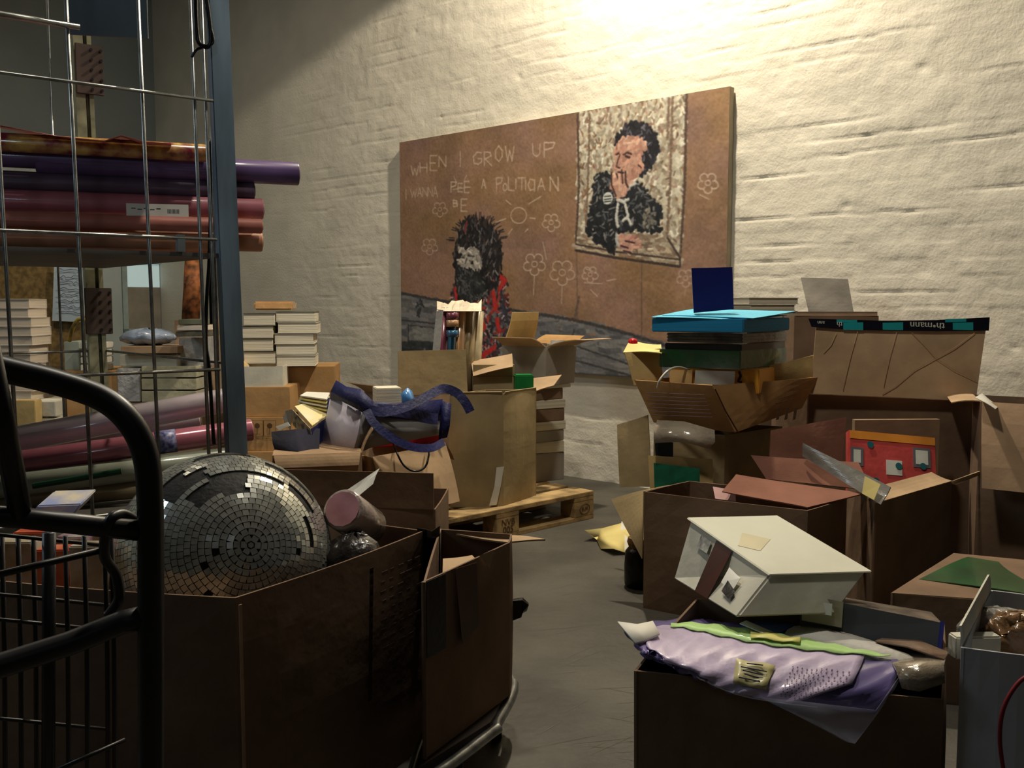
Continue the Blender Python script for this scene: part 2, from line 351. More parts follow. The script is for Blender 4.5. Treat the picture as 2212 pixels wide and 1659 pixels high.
# window with sill
wf = [(1247, 246), (1480, 205), (1470, 560), (1440, 520), (1262, 508), (1245, 526)]
fill(wf, [(206, 196, 170), (190, 178, 150), (220, 212, 190), (168, 150, 126)], 1900, 11, 5.5, 95, 30)
fill(wf, [(120, 96, 76), (146, 116, 96), (180, 140, 122)], 190, 8, 3.5, 90, 40, .6)
for a in ([(1247, 246), (1250, 400), (1243, 530)], [(1482, 204), (1478, 400), (1468, 560)]): st(a, 4, (84, 62, 50), .7, 1)
for a in ([(1273, 245), (1270, 380), (1264, 505)], [(1452, 212), (1448, 360), (1440, 512)], [(1444, 214), (1441, 300)]): st(a, 4, (122, 96, 76), .6, 1.2)
sill = [(1243, 527), (1264, 506), (1330, 500), (1440, 512), (1468, 556), (1468, 574), (1380, 556), (1243, 540)]
fill(sill, [(176, 158, 132), (198, 182, 156), (136, 112, 90)], 420, 12, 5, 12, 20)
st([(1243, 527), (1330, 543), (1468, 560)], 2.5, (70, 54, 46), .8, .5); st([(1243, 540), (1330, 556), (1468, 575)], 4, (60, 46, 40), .8, .5)
st([(1468, 574), (1468, 556), (1440, 512)], 3, (70, 54, 46), .8, .5)
# man at the window: dark jacket, dark hair, hand at his mouth
jk = [(1287, 381), (1314, 378), (1324, 424), (1350, 424), (1375, 395), (1411, 431), (1428, 465), (1423, 499), (1365, 492), (1331, 506), (1332, 520), (1326, 545), (1290, 520), (1266, 499), (1278, 446)]
fill(jk, [(20, 24, 30), (28, 32, 38), (16, 18, 22)], 800, 11, 5.5, 100, 40, .95)
fill(jk, [(96, 98, 104), (70, 72, 80), (126, 124, 122)], 120, 10, 2.6, 120, 50, .7)
fill([(1390, 450), (1412, 455), (1412, 490), (1388, 492)], [(110, 106, 98), (140, 132, 116), (50, 50, 50)], 50, 8, 3.5, 120, 60)
for a in ([(1334, 440), (1330, 470), (1334, 490)], [(1352, 412), (1362, 400), (1372, 396)], [(1350, 440), (1356, 466), (1344, 478)], [(1356, 470), (1362, 484)], [(1332, 430), (1346, 436), (1356, 430)]): st(a, 5, (206, 204, 194), .85, 1)
fill([(1341, 280), (1360, 265), (1394, 266), (1413, 292), (1420, 325), (1408, 354), (1384, 378), (1379, 349), (1375, 335), (1394, 316), (1384, 299), (1346, 294), (1326, 325), (1331, 301)], [(26, 24, 32), (40, 36, 46), (22, 20, 24)], 330, 10, 5, 110, 35, .95)
fill([(1341, 280), (1360, 265), (1394, 266), (1413, 292), (1418, 325), (1400, 360), (1384, 378)], [(110, 106, 122), (86, 80, 92)], 34, 8, 2.5, 100, 40, .8)
fc = [(1344, 296), (1384, 299), (1396, 316), (1380, 335), (1386, 352), (1375, 378), (1358, 393), (1350, 424), (1331, 424), (1320, 398), (1324, 369), (1329, 345), (1328, 322)]
fill(fc, [(206, 150, 126), (218, 166, 140), (190, 132, 110)], 420, 9, 5, 100, 30, .95)
fill([(1376, 350), (1388, 352), (1388, 366), (1376, 376)], [(214, 156, 130)], 24, 6, 4)
for a, wd in (([(1346, 334), (1354, 329), (1363, 333)], 2.6), ([(1350, 337), (1359, 340)], 3.5), ([(1330, 333), (1336, 331)], 3), ([(1338, 334), (1332, 352), (1331, 360), (1338, 363)], 2), ([(1330, 374), (1336, 388)], 2.5), ([(1342, 366), (1344, 396)], 2.2), ([(1350, 370), (1351, 394), (1356, 404)], 3), ([(1378, 356), (1384, 362)], 2), ([(1320, 372), (1320, 398), (1330, 424)], 2.5), ([(1334, 371), (1346, 373)], 2.5)): st(a, wd, (66, 40, 36), .8, .4)
st([(1346, 310), (1378, 306)], 3, (232, 186, 160), .7, 1); st([(1336, 376), (1338, 410)], 3.5, (226, 176, 150), .8, .5)
fill([(1336, 508), (1375, 510), (1382, 533), (1360, 543), (1338, 530)], [(196, 138, 120), (172, 112, 100), (214, 160, 136)], 70, 9, 4.5, 150, 30)
for a in ([(1340, 530), (1356, 535)], [(1350, 520), (1370, 524)], [(1346, 541), (1362, 545)]): st(a, 2.5, (60, 36, 44), .8)
st([(1331, 508), (1333, 528)], 6, (186, 186, 182), .8, 1)
Q = q(1312, 428); stamp(Q[0], Q[1], 10*PXM, (206, 208, 200), 1)
for y in (424, 430, 435): st([(1305, y+1), (1319, y-1)], 1.6, (40, 46, 50), .8)
# seated figure with long dark hair and a red jacket
hr = [(991, 493), (1010, 472), (1043, 474), (1069, 495), (1081, 529), (1083, 575), (1072, 610), (1048, 640), (1018, 652), (990, 640), (984, 588), (980, 545)]
rj = [(974, 640), (990, 600), (1040, 620), (1070, 590), (1080, 588), (1097, 607), (1090, 630), (1099, 655), (1097, 710), (1085, 745), (1073, 772), (1027, 775), (960, 775), (960, 700)]
fill(rj, [(60, 50, 58), (112, 40, 42), (160, 44, 42), (110, 104, 110), (40, 36, 44), (50, 46, 54), (84, 80, 90), (186, 64, 56)], 750, 10, 5, 110, 40, .92)
fill(rj, [(188, 176, 176), (216, 150, 146)], 90, 7, 2.6, 100, 50, .7)
for a in ([(1078, 594), (1090, 606), (1080, 620)], [(1066, 632), (1070, 665)], [(1074, 690), (1078, 712)], [(1040, 690), (1046, 706)], [(1034, 770), (1066, 752)], [(984, 625), (988, 650)], [(1024, 648), (1030, 668)]): st(a, 9, (206, 36, 32), .85, 1.5)
st([(1086, 655), (1088, 675)], 5, (40, 60, 120), .8); st([(1085, 640), (1097, 700)], 6, (54, 52, 60), .8, 2)
fill(hr, [(26, 24, 26), (36, 32, 36), (20, 18, 20), (54, 40, 38)], 900, 15, 4.5, 95, 22, .95)
fill(hr, [(130, 124, 122), (98, 94, 98), (78, 74, 80)], 130, 10, 2.6, 95, 22, .7)
for k in range(46):
    a = rs.uniform(math.pi*1.0, math.pi*2.05); x, y = 1031+50*math.cos(a), 520+48*math.sin(a)
    st([(x, y), (x+rs.uniform(6, 15)*math.cos(a)+rs.uniform(-5, 5), y+rs.uniform(6, 15)*math.sin(a))], 1.8, (36, 32, 34), .7)
st([(1008, 478), (1004, 500)], 4, (150, 40, 36), .8)
fill([(994, 533), (1027, 535), (1040, 562), (1034, 584), (1012, 580), (991, 572)], [(176, 168, 156), (196, 186, 172), (150, 142, 132)], 130, 8, 4.5, 20, 40, .9)
for a in ([(1010, 552), (1024, 553)], [(996, 556), (1003, 556)], [(1008, 558), (1005, 568)]): st(a, 2.5, (70, 66, 64), .7, .5)
fill([(988, 576), (1030, 586), (1046, 600), (1046, 640), (1012, 650), (990, 630)], [(30, 34, 36), (44, 48, 50), (84, 84, 84)], 180, 9, 4, 60, 40, .9)
# chalk writing
CH_C = (206, 178, 152)
FONT = {'W': [[(0, 0), (.25, 1), (.5, .3), (.75, 1), (1, 0)]], 'H': [[(0, 0), (0, 1)], [(1, 0), (1, 1)], [(0, .5), (1, .5)]], 'E': [[(1, 0), (0, 0), (0, 1), (1, 1)], [(0, .5), (.8, .5)]],
 'N': [[(0, 1), (0, 0), (1, 1), (1, 0)]], 'I': [[(.5, 0), (.5, 1)]], 'G': [[(1, .1), (.5, 0), (0, .4), (.1, .9), (.6, 1), (1, .8), (1, .55), (.55, .55)]], 'R': [[(0, 1), (0, 0), (.8, .05), (.9, .3), (.1, .5), (1, 1)]],
 'O': [[(.5, 0), (.05, .3), (.05, .75), (.5, 1), (.95, .7), (.95, .3), (.5, 0)]], 'U': [[(0, 0), (.05, .8), (.5, 1), (.95, .8), (1, 0)]], 'P': [[(0, 1), (0, 0), (1, 0), (.8, .35), (.05, .5)]],
 'A': [[(0, 1), (.5, 0), (1, 1)], [(.2, .65), (.8, .65)]], 'L': [[(0, 0), (0, 1), (1, 1)]], 'T': [[(0, 0), (1, 0)], [(.5, 0), (.5, 1)]], 'C': [[(1, .1), (.4, 0), (0, .5), (.4, 1), (1, .9)]], 'B': [[(0, 0), (0, 1), (.8, .9), (.8, .55), (0, .5), (.7, .4), (.7, .1), (0, 0)]]}
def wr(s, wd=2.6, al=.5):
    for ch, x, y, w_, h_ in s:
        for l in FONT[ch]: st([(x+u*w_, y+v*h_) for u, v in l], wd, CH_C, al*rs.uniform(.75, 1.1), .5)
wr([('W', 888, 358, 16, 20), ('H', 907, 352, 15, 20), ('E', 929, 336, 15, 32), ('N', 948, 338, 15, 22), ('I', 990, 327, 8, 33), ('G', 1022, 328, 18, 27), ('R', 1046, 328, 16, 30), ('O', 1069, 315, 16, 34), ('W', 1091, 316, 19, 32), ('U', 1150, 310, 16, 28), ('P', 1175, 308, 23, 32)])
wr([('I', 875, 408, 4, 22), ('W', 887, 408, 13, 18), ('A', 902, 406, 9, 18), ('N', 913, 405, 10, 19), ('N', 925, 405, 9, 19), ('A', 936, 403, 9, 22)], 2, .5)
wr([('P', 974, 393, 12, 22), ('E', 989, 396, 10, 18), ('E', 1003, 392, 10, 24), ('A', 1040, 387, 9, 20), ('P', 1072, 384, 13, 30), ('O', 1086, 396, 9, 16), ('L', 1098, 382, 12, 29), ('I', 1110, 386, 8, 22), ('T', 1118, 384, 17, 26), ('I', 1131, 388, 8, 22), ('C', 1140, 387, 12, 24), ('I', 1150, 388, 8, 24), ('A', 1161, 385, 15, 26), ('N', 1188, 382, 17, 30), ('B', 979, 432, 11, 14), ('E', 996, 430, 13, 26)])
st([(978, 409), (1016, 404)], 2, CH_C, .5); st([(980, 380), (984, 390)], 2, CH_C, .4); st([(1008, 378), (1002, 390)], 2, CH_C, .5)
def circ(x, y, r, wd=2, al=.5, a0=0, a1=360): st([(x+r*math.cos(math.radians(a)), y+r*math.sin(math.radians(a))) for a in range(a0, a1+1, 20)], wd, CH_C, al, .4)
circ(1120, 465, 17, 2.2, .5)
for a in ((1142, 440, 1168, 424), (1144, 470, 1156, 472), (1092, 432, 1104, 442), (1070, 480, 1092, 472), (1098, 505, 1106, 494), (1134, 500, 1140, 494)): st([a[:2], a[2:]], 2.2, CH_C, .55)
def flower(x, y, r, stem=0, al=.5):
    for k in range(5): circ(x+r*math.cos(k*1.256+.3), y+r*math.sin(k*1.256+.3), r*.62, 2, al, int(math.degrees(k*1.256))-110, int(math.degrees(k*1.256))+130)
    circ(x, y, r*.4, 1.8, al)
    if stem: st([(x, y+r*1.6), (x-2, y+r*1.6+stem)], 2, CH_C, al*.8, .4)
for a in ((1190, 480, 12, 0, .5), (1154, 570, 15, 42, .6), (1214, 588, 17, 40, .5), (928, 532, 11, 0, .35), (950, 452, 10, 0, .35), (1528, 395, 14, 0, .55), (1274, 592, 11, 0, .45), (1480, 600, 12, 20, .3)): flower(*a)
for a in ((1172, 522, 1180, 560), (1265, 580, 1280, 586), (1262, 610, 1300, 612), (1310, 606, 1330, 602), (1275, 625, 1290, 640), (1510, 420, 1530, 430)): st([a[:2], a[2:]], 2, CH_C, .5)
cv = cv*.86+cv.mean(2, keepdims=True)*.14+(vnoise(xx/2.5, yy/2.5, 31)-.5)[..., None]*16; cv = (cv+np.roll(cv, 1, 0)+np.roll(cv, 1, 1)+np.roll(cv, -1, 1))/4; cv = np.clip(cv, 0, 255)/255; cv = np.where(cv <= .04045, cv/12.92, ((cv+.055)/1.055)**2.4)
lum = cv.mean(2); PTP = np.zeros((NY, NX, 3)); hgt = .0003*(lum-lum.mean())/max(.01, lum.std())+.0007*vnoise(xx/3, yy/4, 30)
Sx = sl-xx/(NX-1)*PWd; PTP[..., 2] = zt-yy/(NY-1)*PH; PTP[..., 0] = PN.x+WU.x*Sx-WN.x*hgt; PTP[..., 1] = PN.y+WU.y*Sx-WN.y*hgt
pc = PN+WU*((sl+sr)/2); pc.z = zb_
ptg = thing('painting', 'large brown canvas painting with chalk writing and a man leaning out of a window', 'painting', pc)
PTP -= np.array(pc)
cm_ = bpy.data.materials.new('oil_paint'); cm_.use_nodes = True; nt = cm_.node_tree; b = nt.nodes['Principled BSDF']; b.inputs['Roughness'].default_value = .55
at = nt.nodes.new('ShaderNodeVertexColor'); at.layer_name = 'paint'; nt.links.new(at.outputs[0], b.inputs['Base Color'])
o = grid_mesh('painted_canvas', PTP, cm_, None, cv); o.parent = ptg
a = PN+WU*sr+WN*.002; MB().box(Z(a, zb_), WU*PWd, WN*.045, V((0, 0, PH))).build('stretcher_frame', mat('raw_canvas_edge', (176, 164, 140), rough=.8), ptg)
# ================================================================ disco ball carton on the dolly (front left)
A1, A2 = P(508, 1292, .55), P(918, 1146, .55)
A3, A4 = V((-.90, 2.62, .55)), V((-1.18, 1.86, .55))
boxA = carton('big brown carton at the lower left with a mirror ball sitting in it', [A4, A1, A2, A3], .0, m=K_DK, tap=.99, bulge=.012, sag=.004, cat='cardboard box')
# black tape folded over the right corner, flap seam, faded print
mb = MB(); n1_ = V(((A2-A1).y, -(A2-A1).x, 0)).normalized()
ta, tb = A2.lerp(A1, .012)+n1_*.012+V((0, 0, .006)), A2+n1_*.004+V((.03, .028, .006))
mb.sheet([[ta-n1_*.03, ta, A2+n1_*.018, tb], [p-V((0, 0, .235)) for p in (ta-n1_*.0, ta, A2+n1_*.018, tb)]], .0015); mb.build('tape', BTAPE, boxA)
mb = MB(); f0 = A1+n1_*.006
mb.quad(*(f0.lerp(A2+n1_*.006, u)+n1_*.004+V((0, 0, z)) for u, z in ((0, -.012), (.0, -.39), (.012, -.39), (.012, -.012))), .002); mb.build('flap_seam', K_MID, boxA)
PR = mat('faded_print', (106, 82, 68), rough=.9)
def onA(u, z): return A1.lerp(A2, u)+n1_*(.013+.012*math.sin(math.pi*u)*1.1)+V((0, 0, z))
for k in range(9):
    y = -.05-.022*k
    for j in range(random.randint(3, 5)):
        u = .66+.055*j+random.uniform(0, .02); wdt = random.uniform(.015, .04); MB().quad(onA(u, y), onA(u+wdt, y), onA(u+wdt, y-.008), onA(u, y-.008), .0008).build('printed_word', PR, boxA); MB().quad(onA(.60, -.03), onA(.62, -.03), onA(.60, -.33), onA(.58, -.33), .0008).build('packing_tape', PR, boxA)
# mirror ball
bc = D(484, 1208, 2.10); R_ = 238/2000*2.10*.985
ball = thing('mirror_ball', 'large mirrored disco ball with missing tiles in the big lower left carton', 'disco ball', bc-V((0, 0, R_)))
mb = MB(); nla, nlo = 36, 64
vs = []; fs = []
for i in range(nla+1):
    a = math.pi*i/nla
    for j in range(nlo): b_ = 2*math.pi*j/nlo; vs.append(bc+V((math.sin(a)*math.cos(b_), math.sin(a)*math.sin(b_), math.cos(a)))*(R_-.004))
for i in range(nla):
    for j in range(nlo): fs.append((i*nlo+j, (i+1)*nlo+j, (i+1)*nlo+(j+1) % nlo, i*nlo+(j+1) % nlo))
mb.add(vs, fs); mb.build('ball_core', mat('ball_core_black', (20, 20, 19), rough=.7, bump=.3, bs=80), ball, True)
tc_ = (CAM-bc).normalized(); rt = tc_.cross(V((0, 0, 1))).normalized()*-1; up_ = rt.cross(tc_).normalized()*-1
if up_.z < 0: up_ = -up_
if rt.x < 0: rt = -rt
pole = (tc_*.962+rt*.22+up_*.10).normalized(); e1 = up_-pole*up_.dot(pole); e1.normalize(); e2 = pole.cross(e1)
if e2.dot(rt) < 0: e2 = -e2
# missing tiles: (ring range, angle range clockwise from up, degrees)
GAP = [(10, 12, -46, 4), (9, 9, -20, 4), (14, 16, -52, -20), (13, 13, -22, 34), (13, 14, 40, 66), (17, 18, -60, -30), (17, 18, 22, 60), (11, 11, 66, 92), (20, 21, -20, 14), (8, 8, 96, 106), (14, 15, -84, -66), (19, 20, 70, 96),
       (9, 9, 196, 214), (12, 12, 222, 236), (15, 16, 180, 206), (18, 19, 150, 168), (13, 13, 262, 274)]
mb = MB(); ts = .0142; nr = int(math.pi*R_/ts); rb = random.Random(5)
mb.add([bc+pole*R_+(e1*math.cos(k*1.047)+e2*math.sin(k*1.047))*ts*.45 for k in range(6)], [(0, 1, 2, 3, 4, 5)])
for i in range(1, nr):
    a = math.pi*i/nr; cnt = max(4, int(2*math.pi*R_*math.sin(a)/ts)); o0 = rb.random()
    for j in range(cnt):
        f = (j+o0)/cnt*2*math.pi; dg = (math.degrees(f)+180) % 360-180; dg2 = dg % 360
        if any(g0 <= i <= g1 and (h0 <= dg <= h1 or h0 <= dg2 <= h1) for g0, g1, h0, h1 in GAP) or (i > 3 and rb.random() < .004): continue
        d = pole*math.cos(a)+(e1*math.cos(f)+e2*math.sin(f))*math.sin(a); d.normalize(); th_ = (pole*-math.sin(a)+(e1*math.cos(f)+e2*math.sin(f))*math.cos(a)).normalized(); ph = d.cross(th_).normalized()
        nn = (d+th_*rb.gauss(0, .03)+ph*rb.gauss(0, .03)).normalized(); tt = (th_-nn*th_.dot(nn)).normalized(); pp = nn.cross(tt); c = bc+d*(R_-.0005); h = ts*.45; w2 = 2*math.pi*R_*math.sin(a)/cnt*.45
        mb.box(c-tt*h-pp*w2-nn*.003, tt*2*h, pp*2*w2, nn*.003)
mm = mat('mirror_glass', (214, 216, 208), rough=.17, metal=.72, var=.12, vs=40); mb.build('mirror_tiles', mm, ball)
# contents of that carton
solid('foam_block', 'pale packing block under the mirror ball', 'packing', V((-.86, 1.93, .012)), V((.46, 0, 0)), V((0, .4, 0)), V((0, 0, bc.z-R_-.016)), K_GRY)
def gift_roll(label, a, b, r, m, name='gift_wrap_roll', group=None, lm=None, lab_at=None, cap=None, cat='roll', cr=.55):
    a, b = V(a), V(b); root = thing(name, label, cat, (a+b)/2-V((0, 0, r)), group)
    mb = MB(); k = (b-a).normalized()
    mb.tube([a, a+k*.004, b-k*.004, b], [r*.93, r, r, r*.93], 20).build('rolled_sheet', m, root, True)
    e = MB(); e.tube([a-k*.003, a+k*.01], r*cr, 14); e.build('core_end', cap or K_TAN, root)
    if lm and lab_at:
        u0, u1 = lab_at; p, q_ = a.lerp(b, u0), a.lerp(b, u1); MB().tube([p, q_], r+.0012, 20).build('label_band', lm, root, True)
    return root
PINKF = mat('pink_film', (222, 160, 168), rough=.18, coat=1, var=.15, vs=8, bump=.3, bs=12)
r_ = gift_roll('clear wrapped pink roll poking out of the mirror ball carton', D(740, 1100, 2.15), D(795, 1138, 2.29), .05, mat('pale_film', (190, 172, 164), rough=.15, coat=1, var=.2, bump=.8, bs=20), cap=PINKF, cr=.85)
lv = thing('leaflet', 'white printed leaflet sticking up beside the mirror ball', 'leaflet', D(760, 1085, 2.3))
G = []
for j in range(5):
    v = j/4; a = D(820-v*105, 1012+v*70, 2.28-.03*v); b = D(806-v*58, 1046+v*48, 2.24-.02*v); G.append([a, a.lerp(b, .5)+V((0, .01*math.sin(v*3), .004)), b])
MB().sheet(G, .001).build('folded_sheet', PAPER, lv)
bag = thing('plastic_wrapped_pack', 'black and clear plastic wrapped pack beside the pink roll in the carton', 'pack', D(770, 1200, 2.15))
mb = MB(); cc = D(765, 1212, 2.12)
G = [[cc+V((.07*math.cos(a)*math.sin(b)+.006*math.sin(5*a+3*b), .07*math.sin(a)*math.sin(b), .065*math.cos(b)+.006*math.sin(7*a))) for a in np.linspace(0, 2*math.pi, 17)] for b in np.linspace(.05, 3.1, 9)]
mb.sheet(G, .001).build('wrap', mat('dark_plastic_wrap', (52, 46, 44), rough=.3, coat=.4, bump=1, bs=25), bag, True)
# printed packs inside the left end of the carton
PK = [mat('pack_print_%s' % n, c, rough=.3, coat=.6, var=.4, vs=14, rgb2=c2) for n, c, c2 in (('cream', (198, 190, 176), (170, 150, 120)), ('orange', (214, 120, 70), (190, 60, 44)), ('violet', (130, 84, 110), (196, 190, 180)))]
for k, (x0, x1, y0, y1, Y, m, s) in enumerate([(-60, 72, 1172, 1262, 1.97, 0, 'cream printed pack at the far left of the mirror ball carton'), (30, 96, 1150, 1200, 2.15, 1, 'orange pack standing behind the cream one'), (78, 150, 1188, 1272, 1.95, 1, 'orange and red pack behind the wire basket'), (152, 226, 1180, 1280, 1.9, 0, 'cream pack touching the left side of the mirror ball'), (120, 180, 1160, 1210, 2.12, 2, 'violet pack standing in the second row')]):
    c, ex, ey, ez = fb(x0, x1, y0, y1, Y, .05, random.uniform(-.1, .1), zb=.02); solid('printed_pack', s, 'pack', c, ex, ey, ez, PK[m], 'printed packs beside the mirror ball')
pk = solid('blue_and_white_booklet', 'blue and white booklet leaning at the back left of the mirror ball carton', 'booklet', D(60, 1120, 2.25), V((.10, .02, .0)), V((0, .09, .02)), V((.02, .01, .03)), mat('booklet_blue', (150, 160, 200), rough=.4, var=.4, rgb2=(224, 214, 190), vs=20))
# second carton
B1, B2 = P(914, 1258, .53), P(1101, 1172, .53); B3 = V((-.0, 2.275, .53)); B4 = V((-.185, 2.33, .53))
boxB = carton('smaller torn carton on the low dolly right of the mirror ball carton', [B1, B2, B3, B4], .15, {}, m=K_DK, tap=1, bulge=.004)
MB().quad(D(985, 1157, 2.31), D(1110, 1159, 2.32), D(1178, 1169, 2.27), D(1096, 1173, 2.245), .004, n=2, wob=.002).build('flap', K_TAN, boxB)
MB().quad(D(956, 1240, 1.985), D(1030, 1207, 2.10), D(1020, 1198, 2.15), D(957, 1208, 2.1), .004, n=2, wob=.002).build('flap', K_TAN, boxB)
nB = V(((B2-B1).y, -(B2-B1).x, 0)).normalized()
MB().quad(B1.lerp(B2, .28)+nB*.012+V((0, 0, .004)), B1.lerp(B2, .52)+nB*.012+V((0, 0, -.004)), B1.lerp(B2, .55)+nB*.013-V((0, 0, .15)), B1.lerp(B2, .35)+nB*.013-V((0, 0, .17)), .001).build('brown_tape', mat('brown_tape', (74, 44, 36), rough=.3), boxB)
mb = MB(); e = B1.lerp(B2, .62)+nB*.012
mb.add([e+V((-.012, 0, .003)), e+V((.022, .02, .012)), e+V((.012, .012, -.03))], [(0, 1, 2)]); mb.build('torn_edge', K_TAN, boxB)
uu = (957-914)/(1101-914)
for nm in ('black_tape',): MB().quad(B1+nB*.007+V((0, 0, .002)), B1.lerp(B2, .19)+nB*.009+V((0, 0, .002)), B1.lerp(B2, .19)+nB*.009-V((0, 0, .16)), B1+nB*.007-V((0, 0, .16)), .0015).build(nm, BTAPE, boxB)
mb = MB(); c = D(1103, 1320, 2.245); mb.sheet([[c+V((0, 0, .03)), c+V((.03, 0, .035)), c+V((.045, 0, .02))], [c+V((0, 0, -.02)), c+V((.025, .01, -.012)), c+V((.04, 0, .0))]], .014); mb.build('folded_tape_end', BTAPE, boxB)
# dolly under both cartons
dl = thing('platform_dolly', 'low steel dolly under the smaller torn carton', 'dolly', V((-.1, 2.15, 0)))
R0, R1 = P(920, 1690, .125), P(1062, 1582, .125)
loop = [P(896, 1690, .125), R1, R1+V((.012, .045, .0)), V((.0, 2.34, .125)), V((-.16, 2.40, .125)), V((-.178, 2.2, .125))]
MB().tube(spline(loop, 8, True), .013, 10, closed=True).build('tube_frame', STEEL, dl, True)
mb = MB(); pts = [p.lerp(V((-.1, 2.15, .125)), .06) for p in loop]; k = len(pts)
mb.add([Z(p, .128) for p in pts]+[Z(p, .146) for p in pts], [tuple(range(k))[::-1], tuple(range(k, 2*k))]+[(i, (i+1) % k, k+(i+1) % k, k+i) for i in range(k)]); mb.build('deck', mat('dolly_deck', (60, 50, 42), rough=.8), dl)
for x, y in ((-.13, 2.0), (-.04, 2.28), (-.14, 2.30)):
    mb = MB(); mb.tube([V((x-.014, y, .045)), V((x+.014, y, .045))], .045, 16); mb.box(V((x-.02, y-.02, .06)), V((.04, 0, 0)), V((0, .04, 0)), V((0, 0, .066))); mb.build('wheel', BLACK, dl)
# ================================================================ black steel trolley in front (left edge)
tr = thing('steel_trolley', 'black tubular trolley with a wire basket at the left edge', 'trolley', V((-.72, 1.2, .0)))
def Dp(l): return [D(x, y, Y) for x, y, Y in l]
HT = .0155
MB().tube(spline(Dp([(-160, 745, 1.02), (-20, 790, 1.05), (110, 822, 1.08), (215, 858, 1.1), (275, 905, 1.1), (312, 975, 1.1), (324, 1080, 1.1), (326, 1300, 1.1), (326, 1659, 1.1), (326, 2060, 1.1)]), 10), HT, 18).build('handle_tube', BLACK, tr, True)
MB().tube(Dp([(-170, 1105, 1.02), (40, 1118, 1.06), (318, 1148, 1.1)]), .0125, 14).build('cross_bar', BLACK, tr, True)
MB().tube(Dp([(-50, 640, 1.0), (10, 930, 1.03), (45, 1112, 1.06)]), .013, 14).build('side_bar', BLACK, tr, True)
MB().tube(Dp([(-200, 1500, .98), (0, 1438, 1.03), (150, 1390, 1.07), (262, 1345, 1.1), (318, 1332, 1.1)]), .0145, 14).build('lower_bar', BLACK, tr, True)
BK = 1.22
bk = MB()
for y in (1163, 1292, 1346, 1560): bk.tube(Dp([(-150, y-18, BK-.06), (0, y-8, BK-.02), (236, y+16, BK+.04)]), .0028, 8)
for x in (-60, -25, 8, 43, 76, 145, 186, 230, 245): bk.tube(Dp([(x-4, 1158, BK+.01), (x+2, 1400, BK+.01), (x+4, 1760, BK+.01)]), .0034, 8)
bk.tube(Dp([(106, 1150, BK), (104, 1760, BK)]), .009, 10)
bk.build('wire_basket', BLACK, tr, True)
MB().tube(spline(Dp([(300, 1128, 1.12), (262, 1110, 1.1), (235, 1130, 1.08), (226, 1200, 1.1), (250, 1240, 1.12), (258, 1290, 1.12), (240, 1322, 1.12), (232, 1330, 1.12)]), 6), .0065, 10).build('hook', BLACK, tr, True)
MB().tube(Dp([(-60, 1262, 1.02), (0, 1240, 1.04), (228, 1186, 1.1)]), .0042, 8).build('basket_handle', BLACK, tr, True)
MB().tube(Dp([(120, 1665, 1.1), (270, 1598, 1.15)]), .003, 8).build('lower_wire', BLACK, tr, True)
# lower chassis and castors of the trolley (below the frame edge)
mb = MB(); b0 = D(326, 2060, 1.1)
mb.tube([Z(b0, .1), Z(b0+V((-.5, -.14, 0)), .1), Z(b0+V((-.7, .4, 0)), .1), Z(b0+V((-.2, .5, 0)), .1)], .015, 10, closed=True); mb.build('chassis', BLACK, tr, True)
MB().tube([b0, Z(b0, .1)], HT, 14).build('leg', BLACK, tr, True)
for dx, dy in ((0, 0), (-.5, -.14), (-.7, .4), (-.2, .5)):
    p = b0+V((dx, dy, 0)); MB().tube([V((p.x-.012, p.y, .045)), V((p.x+.012, p.y, .045))], .045, 16).build('castor', BLACK, tr)
# ================================================================ roll cage with gift wrap
KF = 1.5
def DK(x, y, Y): return D(x, y, Y*KF)
def zk(z): return 1.1+(z-1.1)*KF
Q0 = DK(497, 600, 1.9); CN = V((-.6, .8, 0)).normalized(); CU = V((-.8, -.6, 0)).normalized()
cg = thing('roll_cage', 'tall blue grey roll cage with wire mesh sides holding wrapping paper', 'roll cage', Z(Q0, 0))
top, bot = DK(470, -60, 1.9), DK(514, 975, 1.9); k = (bot-top)/(bot.z-top.z); top = top+k*(2.35-top.z); bot = top+k*(.12-top.z)
MB().box(bot-CU*.032, CU*.062, CN*.035, top-bot).build('front_post', BLUEST, cg, bevel=.003)
rp0 = DK(228, 700, 2.45); k2 = V((-.02, 0, 1.0))
mb = MB(); rb_ = Z(rp0, .12)+V((.012, 0, 0)); PALE = mat('pale_green_steel', (150, 148, 118), rough=.55, var=.2, vs=20)
mb.box(rb_-CU*.0, CU*.016, CN*.04, V((-.03, 0, 2.2))); mb.box(rb_+CU*.03, CU*.035, CN*.04, V((-.03, 0, 2.2))); mb.box(rb_+CN*.03, CU*.062, CN*.01, V((-.03, 0, 2.2))); mb.build('rear_post', PALE, cg)
for y0, y1 in ((98, 205), (622, 722)):
    a = hit(218, y0, rp0-CN*.02, CN); b = hit(218, y1, rp0-CN*.02, CN); pl_ = MB().box(Z(rp0, b.z)-CU*.034-CN*.012+V((-.01, 0, 0)), CU*.10, CN*.01, V((0, 0, a.z-b.z))).build('mounting_plate', mat('brown_plate', (84, 70, 62), rough=.6, var=.2), cg, bevel=.002)
    for i in range(5):
        for s_ in (.05, -.02):
            z = b.z+(a.z-b.z)*(i+.5)/5; p = Z(rp0, z)-CU*s_*.5-CN*.013+V((-.01, 0, 0)); MB().tube([p, p-CN*.005], .0055, 10).build('bolt', BLACK, pl_)
mb = MB(); vx = [(10, 500), (-150, 500), (170, 500), (322, 500), (433, 500), (457, 500)]
for x, y in vx:
    p = hit(x, y, Q0, CN); a = Z(p, 2.35)+V((-.015, 0, 0)); b = Z(p, .2)+V((.012, 0, 0)); mb.tube([a, b], .0055, 8)
for z in (zk(1.505), zk(1.232), zk(.97), zk(.70), .25):
    a = Z(hit(466, 500, Q0, CN), z); mb.tube([a-CN*.006, a+CU*1.3-CN*.006], .005, 8)
